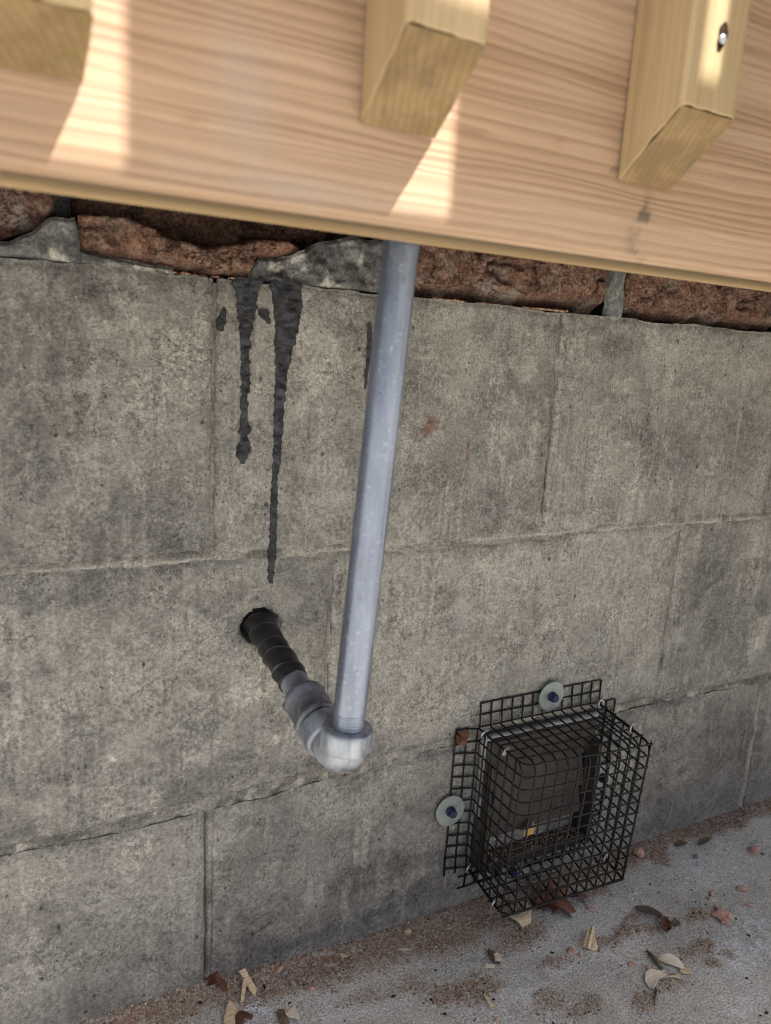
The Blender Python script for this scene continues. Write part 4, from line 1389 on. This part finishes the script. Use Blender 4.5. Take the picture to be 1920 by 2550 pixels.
me = flake_mesh('dry_leaf', lance(30, 3.4), M_LEAF2, 0.5, lambda x, y: 1.5 + .12 * y * y, 3, .4, 41)
put('dry_leaf', me, 1024, -30, 0.15, 'long grey-brown leaf by the wall foot at the far right', 'leaf', None, 1.2)
me = flake_mesh('dry_leaf', lance(20, 4.0), M_LEAF2, 0.5, lambda x, y: 1.5 + .1 * y * y, 3, .5, 43)
put('dry_leaf', me, 992, -23, -0.1, 'shorter brown leaf by the wall foot left of the long one', 'leaf', None, 1.2)
me = flake_mesh('dry_leaf', [(-13, 2), (-9, 8), (-2, 8), (3, 4), (9, 1), (13, -5), (10, -9), (5, -7), (1, -2), (-4, -3), (-10, -3)], M_LEAF, 0.6,
                lambda x, y: 3 + 2.4 * math.cos(x * .26) + .05 * y * y, 4, .5, 45)
put('dry_leaf', me, 449, -6, -0.55, 'curled red-brown leaf at the wall foot in the bottom left', 'leaf', None, 2.5, (0.3, 0))
me = flake_mesh('dry_leaf', [(-12, -4), (-8, 4), (0, 7), (8, 4), (11, -3), (6, -7), (2, -1), (-4, -8)], M_LEAF, 0.6, lambda x, y: 2.4 + 2 * math.cos(x * .3), 4, .5, 47)
put('dry_leaf', me, 460, -41, 0.3, 'dark brown leaf cut by the bottom edge, right of a pale shaving', 'leaf', None, 1.5)
me = flake_mesh('dry_leaf', [(-9, -3), (-6, 3), (1, 4), (8, 6), (6, 1), (9, -2), (2, -4)], M_YLEAF, 0.5, lambda x, y: 1.6 * math.cos(x * .35), 3, .4, 49)
o = link('dry_leaf', me); o.location = (0.7635, -0.020, -0.5075); o.rotation_euler = (1.35, -0.25, 0.1)
tag(o, 'yellow leaf scrap stuck under the lower louvre of the vent', 'leaf')
me = flake_mesh('dry_leaf', [(-10, -3), (-5, 3), (3, 4), (10, 2), (6, -4), (-2, -5)], M_LEAF2, 1.2, lambda x, y: 1.5 + .6 * math.cos(x * .5), 3, .5, 51)
put('dry_leaf', me, 689.5, -72, 1.3, 'grey-brown seed husk lying left of the cage on the slab', 'leaf', None, 1.2)

# wood shavings
GS = 'pale wood shavings on the slab'
me = flake_mesh('wood_shaving', [(-14, 9), (-6, 10), (2, 7), (7, 10), (16, 11), (13, 2), (6, -7), (-1, -12), (-6, -8)], M_CHIP, 1.4, lambda x, y: 0.02 * x * x + 2.5 * math.cos(y * .2), 4, .4, 61)
put('wood_shaving', me, 744, -44, 0.1, 'pale wood chip at the front lower corner of the cage', 'shaving', GS, 1.2, (0.2, 0))
me = flake_mesh('wood_shaving', [(-2, 12), (1, 14), (3, 10), (4, 4), (8, -3), (9, -9), (3, -12), (-4, -12), (-9, -9), (-8, -3), (-4, 2), (-3, 8)], M_CHIP, 2.0,
                lambda x, y: 2.5 + 2.2 * math.cos(x * .3) + 0.8 * math.sin(x * 1.4), 4, .4, 63)
put('wood_shaving', me, 787.5, -93, -0.95, 'fan-shaped pale wood shaving standing in the middle of the slab', 'shaving', GS, 2.0, (0.25, -0.1))
oval = [(-13, -3), (-10, 3), (-3, 7), (5, 6), (11, 2), (13, -2), (7, -3.5), (-4, -4.5)]
me = flake_mesh('wood_shaving', oval, M_CHIP2, 1.0, lambda x, y: 2.0 - .01 * x * x + .03 * y * y, 4, .3, 65)
put('wood_shaving', me, 840, -145, -0.95, 'upper oval wood shaving of the pair near the bottom right', 'shaving', GS, 1.5, (0.15, 0))
me = flake_mesh('wood_shaving', [(-5, -4), (-4, 4), (1, 2), (5, 4), (6, -3), (0, -5)], M_CHIP, 1.0, lambda x, y: 1 + .3 * x * .2, 3, .5, 67)
put('wood_shaving', me, 845, -157, -0.7, 'small square shaving at the end of the upper oval one', 'shaving', GS, 1.2)
me = flake_mesh('wood_shaving', [(-14, -5), (-11, 3), (-4, 8), (5, 8), (11, 4), (14, 0), (8, -3), (2, -2), (-6, -6), (-12, -8)], M_CHIP2, 1.0, lambda x, y: 2.0 - .01 * x * x + .02 * y * y, 4, .3, 69)
put('wood_shaving', me, 812, -153, 0.05, 'lower oval wood shaving of the pair near the bottom right', 'shaving', GS, 1.5, (-0.1, 0))
me = flake_mesh('wood_shaving', [(-6, -1), (-2, 1), (2, 1), (7, 3), (6, 0), (7, -3), (1, -1)], M_CHIP, .9, None, 2, .4, 71)
put('wood_shaving', me, 829, -157, -.5, 'thin forked splinter between the two oval shavings', 'shaving', GS, 1.0)
me = flake_mesh('wood_shaving', [(-2, 11), (4, 13), (6, 8), (9, 0), (12, -9), (9, -14), (6, -9), (4, -1), (1, -6), (-3, -15), (-6, -15), (-3, -6), (0, 2), (1, 7)], M_CHIP, 1.3,
                lambda x, y: 4 + .25 * y, 4, .3, 73)
put('wood_shaving', me, 469, -13, -0.05, 'forked splinter of wood leaning at the foot of the wall', 'shaving', GS, 2.5, (0.35, 0))
me = flake_mesh('wood_shaving', [(-8, -12), (-6, -2), (-2, 8), (1, 12), (6, 5), (8, -3), (6, -13), (-2, -14)], M_CHIP, 1.6, lambda x, y: 2 + 1.2 * math.cos(x * .3), 4, .4, 75)
put('wood_shaving', me, 452.5, -32, -0.15, 'broad pointed shaving at the bottom left beside a dark leaf', 'shaving', GS, 1.5, (.2, 0))
me = flake_mesh('wood_shaving', [(-3, -9), (-4, 4), (-2, 8), (3, 7), (3, 0), (4, -6), (2, -11)], M_LEAF2, 1.2, lambda x, y: 1.4, 3, .4, 77)
put('wood_shaving', me, 491, -53, -.1, 'brown bark strip at the bottom edge left of a curled shaving', 'shaving', GS, 1.2)
me = flake_mesh('wood_shaving', [(-6, 1), (-1, 3), (5, 7), (5, -2), (4, -9), (0, -5), (-4, -3)], M_CHIP2, .9, lambda x, y: 1.8 + .05 * x * x, 3, .4, 79)
put('wood_shaving', me, 498.5, -53.5, 0, 'curled cream shaving at the bottom edge beside the bark strip', 'shaving', GS, 1.2)
me = flake_mesh('wood_shaving', lance(13, .8), M_CHIP2, .9, None, 2, .2, 81)
put('wood_shaving', me, 618, -31, -.42, 'thin straight sliver like a toothpick in the dust', 'shaving', GS, 1.4)
me = flake_mesh('wood_shaving', [(-4, -2), (-3, 3), (3, 3), (4, 0), (2, -3)], M_CHIP, .9, None, 2, .3, 83)
put('wood_shaving', me, 631, -14, .2, 'tiny square shaving in the dust close to the wall', 'shaving', GS, 1.8)
me = flake_mesh('wood_shaving', [(-1, 4), (2, 3), (3, -3), (0, -1), (-3, -4)], M_CHIP, .8, None, 2, .3, 85)
put('wood_shaving', me, 562, -16, .2, 'tiny triangular shaving in the dust below the wall joint', 'shaving', GS, 1.8)
me = flake_mesh('wood_shaving', [(-1.6, -7), (-1, 7), (1, 8), (2, -2), (3, -8)], M_CHIP, .9, lambda x, y: 1, 2, .3, 87)
put('wood_shaving', me, 657, -110, -.1, 'upright sliver of wood near the bottom edge', 'shaving', GS, 1.2)
me = flake_mesh('wood_shaving', [(-3, -4), (-2, 4), (2, 5), (4, 0), (2, -5)], M_CHIP2, .8, lambda x, y: 3, 2, .4, 89)
put('wood_shaving', me, 691, -75.5, -.3, 'small cream shaving lying on the grey seed husk', 'shaving', GS, 1.4)
me = flake_mesh('wood_shaving', [(-5, -2), (-3, 3), (1, 1), (5, 2), (4, -3), (0, -2)], M_CHIP2, .8, lambda x, y: .8, 2, .5, 91)
put('wood_shaving', me, 680.5, -79, -.4, 'torn cream shaving just left of the seed husk tip', 'shaving', GS, 1.0)
# stick and stem
me = sweep('twig', [(830, -125, 0), (829, -131, 1.2), (828, -138, 1.4), (827, -147, 0)], [.9, 1.5, 2.2, 1.6], M_LEAF2, 7)
o = link('twig', me); o.location.z = (GZ + 1.6) * MM; tag(o, 'flat brown stick pointing at the upper oval shaving', 'twig')
me = sweep('twig', [(805, -159, 0), (802, -163, 1.0), (796, -167, 1.2), (789, -172.5, 0.4)], [.5, .8, .7, .4], M_LEAF, 6)
o = link('twig', me); o.location.z = (GZ + 1.2) * MM; tag(o, 'thin dark stem below the lower oval shaving', 'twig')


# loose crumbs nobody could count
def crumbs(name, label, n, sizes, mask_fn, cols, box, seed, elong=1.0, height=None):
    rs = np.random.default_rng(seed)
    x = rs.uniform(box[0], box[1], n * 6); y = rs.uniform(box[2], box[3], n * 6)
    keep = rs.uniform(0, 1, len(x)) < mask_fn(x, y)
    x = x[keep][:n]; y = y[keep][:n]; n = len(x)
    s = sizes[0] * (sizes[1] / sizes[0]) ** (rs.uniform(0, 1, n) ** 2.2)
    octa = np.array([(1, 0, 0), (-1, 0, 0), (0, 1, 0), (0, -1, 0), (0, 0, 1), (0, 0, -1)], float)
    of = np.array([(0, 2, 4), (2, 1, 4), (1, 3, 4), (3, 0, 4), (2, 0, 5), (1, 2, 5), (3, 1, 5), (0, 3, 5)])
    V = octa[None] * (1 + rs.uniform(-.45, .45, (n, 6, 1)))
    V = V * s[:, None, None] * np.array([elong, 1, .55])[None, None]
    a = rs.uniform(0, 2 * np.pi, n); ca, sa = np.cos(a), np.sin(a)
    X = V[..., 0] * ca[:, None] - V[..., 1] * sa[:, None]; Y = V[..., 0] * sa[:, None] + V[..., 1] * ca[:, None]
    Z = V[..., 2] + (V[..., 0] / (elong * s[:, None])) * (s * rs.uniform(-.3, .3, n))[:, None]
    h = GZ + ground_height(x, y) if height is None else height(x, y)
    P = np.stack([X + x[:, None], Y + y[:, None], Z + (h + s * .3)[:, None]], -1).reshape(-1, 3)
    Fc = (of[None] + (np.arange(n) * 6)[:, None, None]).reshape(-1, 3)
    ci = np.array(cols)[rs.integers(0, len(cols), n)] * rs.uniform(.7, 1.3, (n, 1))
    C = np.repeat(np.concatenate([ci, np.ones((n, 1))], 1), 6, 0)
    me = make_mesh(name, P, Fc, M_CRUMBS, False, {'tint': ('FLOAT_COLOR', C)})
    o = link(name, me)
    return tag(o, label, None, None, 'stuff')


k = NT('crumb')
M_CRUMBS = k.fin(k.attr('tint').outputs['Color'], 0.95, 0, 0.15)
dens = lambda x, y: ground_dust(x, y) * (0.35 + 0.65 * smooth(-.3, .4, fbm(x, y, 16, 3, 71)))
crumbs('brick_dust', 'reddish brown brick dust and grit along the wall foot', 34000, (0.3, 1.3), dens,
       [(.40, .285, .20), (.16, .10, .07), (.29, .19, .125), (.46, .34, .23), (.25, .16, .105), (.56, .46, .34), (.15, .10, .07), (.42, .37, .31), (.34, .23, .15), (.40, .29, .19)], (300, 1200, -235, 0), 5)
crumbs('brick_grit', 'coarser brick grit mixed in the dust', 260, (1.0, 2.4), dens,
       [(.40, .20, .13), (.46, .27, .19), (.30, .15, .10), (.52, .42, .30)], (300, 1200, -230, -1), 6)
crumbs('soil_specks', 'black specks of soil scattered over the slab', 650, (0.4, 1.8),
       lambda x, y: 0.25 + 0.75 * smooth(0.0, .4, fbm(x, y, 40, 3, 72)), [(.018, .016, .016), (.03, .025, .022)], (300, 1150, -235, -2), 7, 1.3)
crumbs('straw_bits', 'pale fibres and straw bits in the dust', 900, (0.22, 0.5), lambda x, y: 0.15 + 0.85 * dens(x, y),
       [(.60, .48, .30), (.66, .58, .44), (.5, .36, .2)], (300, 1150, -235, -1), 8, 7.0)
crumbs('sand_grains', 'pale sand grains loose on the slab', 9000, (0.25, 0.7), lambda x, y: 0.6 + 0 * x,
       [(.5, .5, .5), (.38, .37, .35), (.6, .6, .62), (.2, .19, .18)], (300, 1200, -235, -1), 9)
crumbs('ledge_crumbs', 'orange brick crumbs along the ledge under the bricks', 900, (0.6, 2.2),
       lambda x, y: smooth(-.2, .35, fbm(x, x * 0, 22, 3, 73)) * ((x > 590) & (x < 760)) + 0.12 * (x < 470),
       [(.34, .19, .125), (.27, .14, .09), (.42, .28, .2), (.2, .11, .08)], (360, 800, 0.5, 7), 10, 1.0, lambda x, y: 0.2 + 0 * x)
crumbs('sill_litter', 'brown litter caught on the vent sill', 700, (0.4, 1.6), lambda x, y: 0.9 + 0 * x,
       [(.30, .19, .12), (.40, .28, .18), (.22, .13, .08), (.5, .4, .28)], (721, 836, -18, 6), 12, 1.0, lambda x, y: -532.6 + 0 * x)
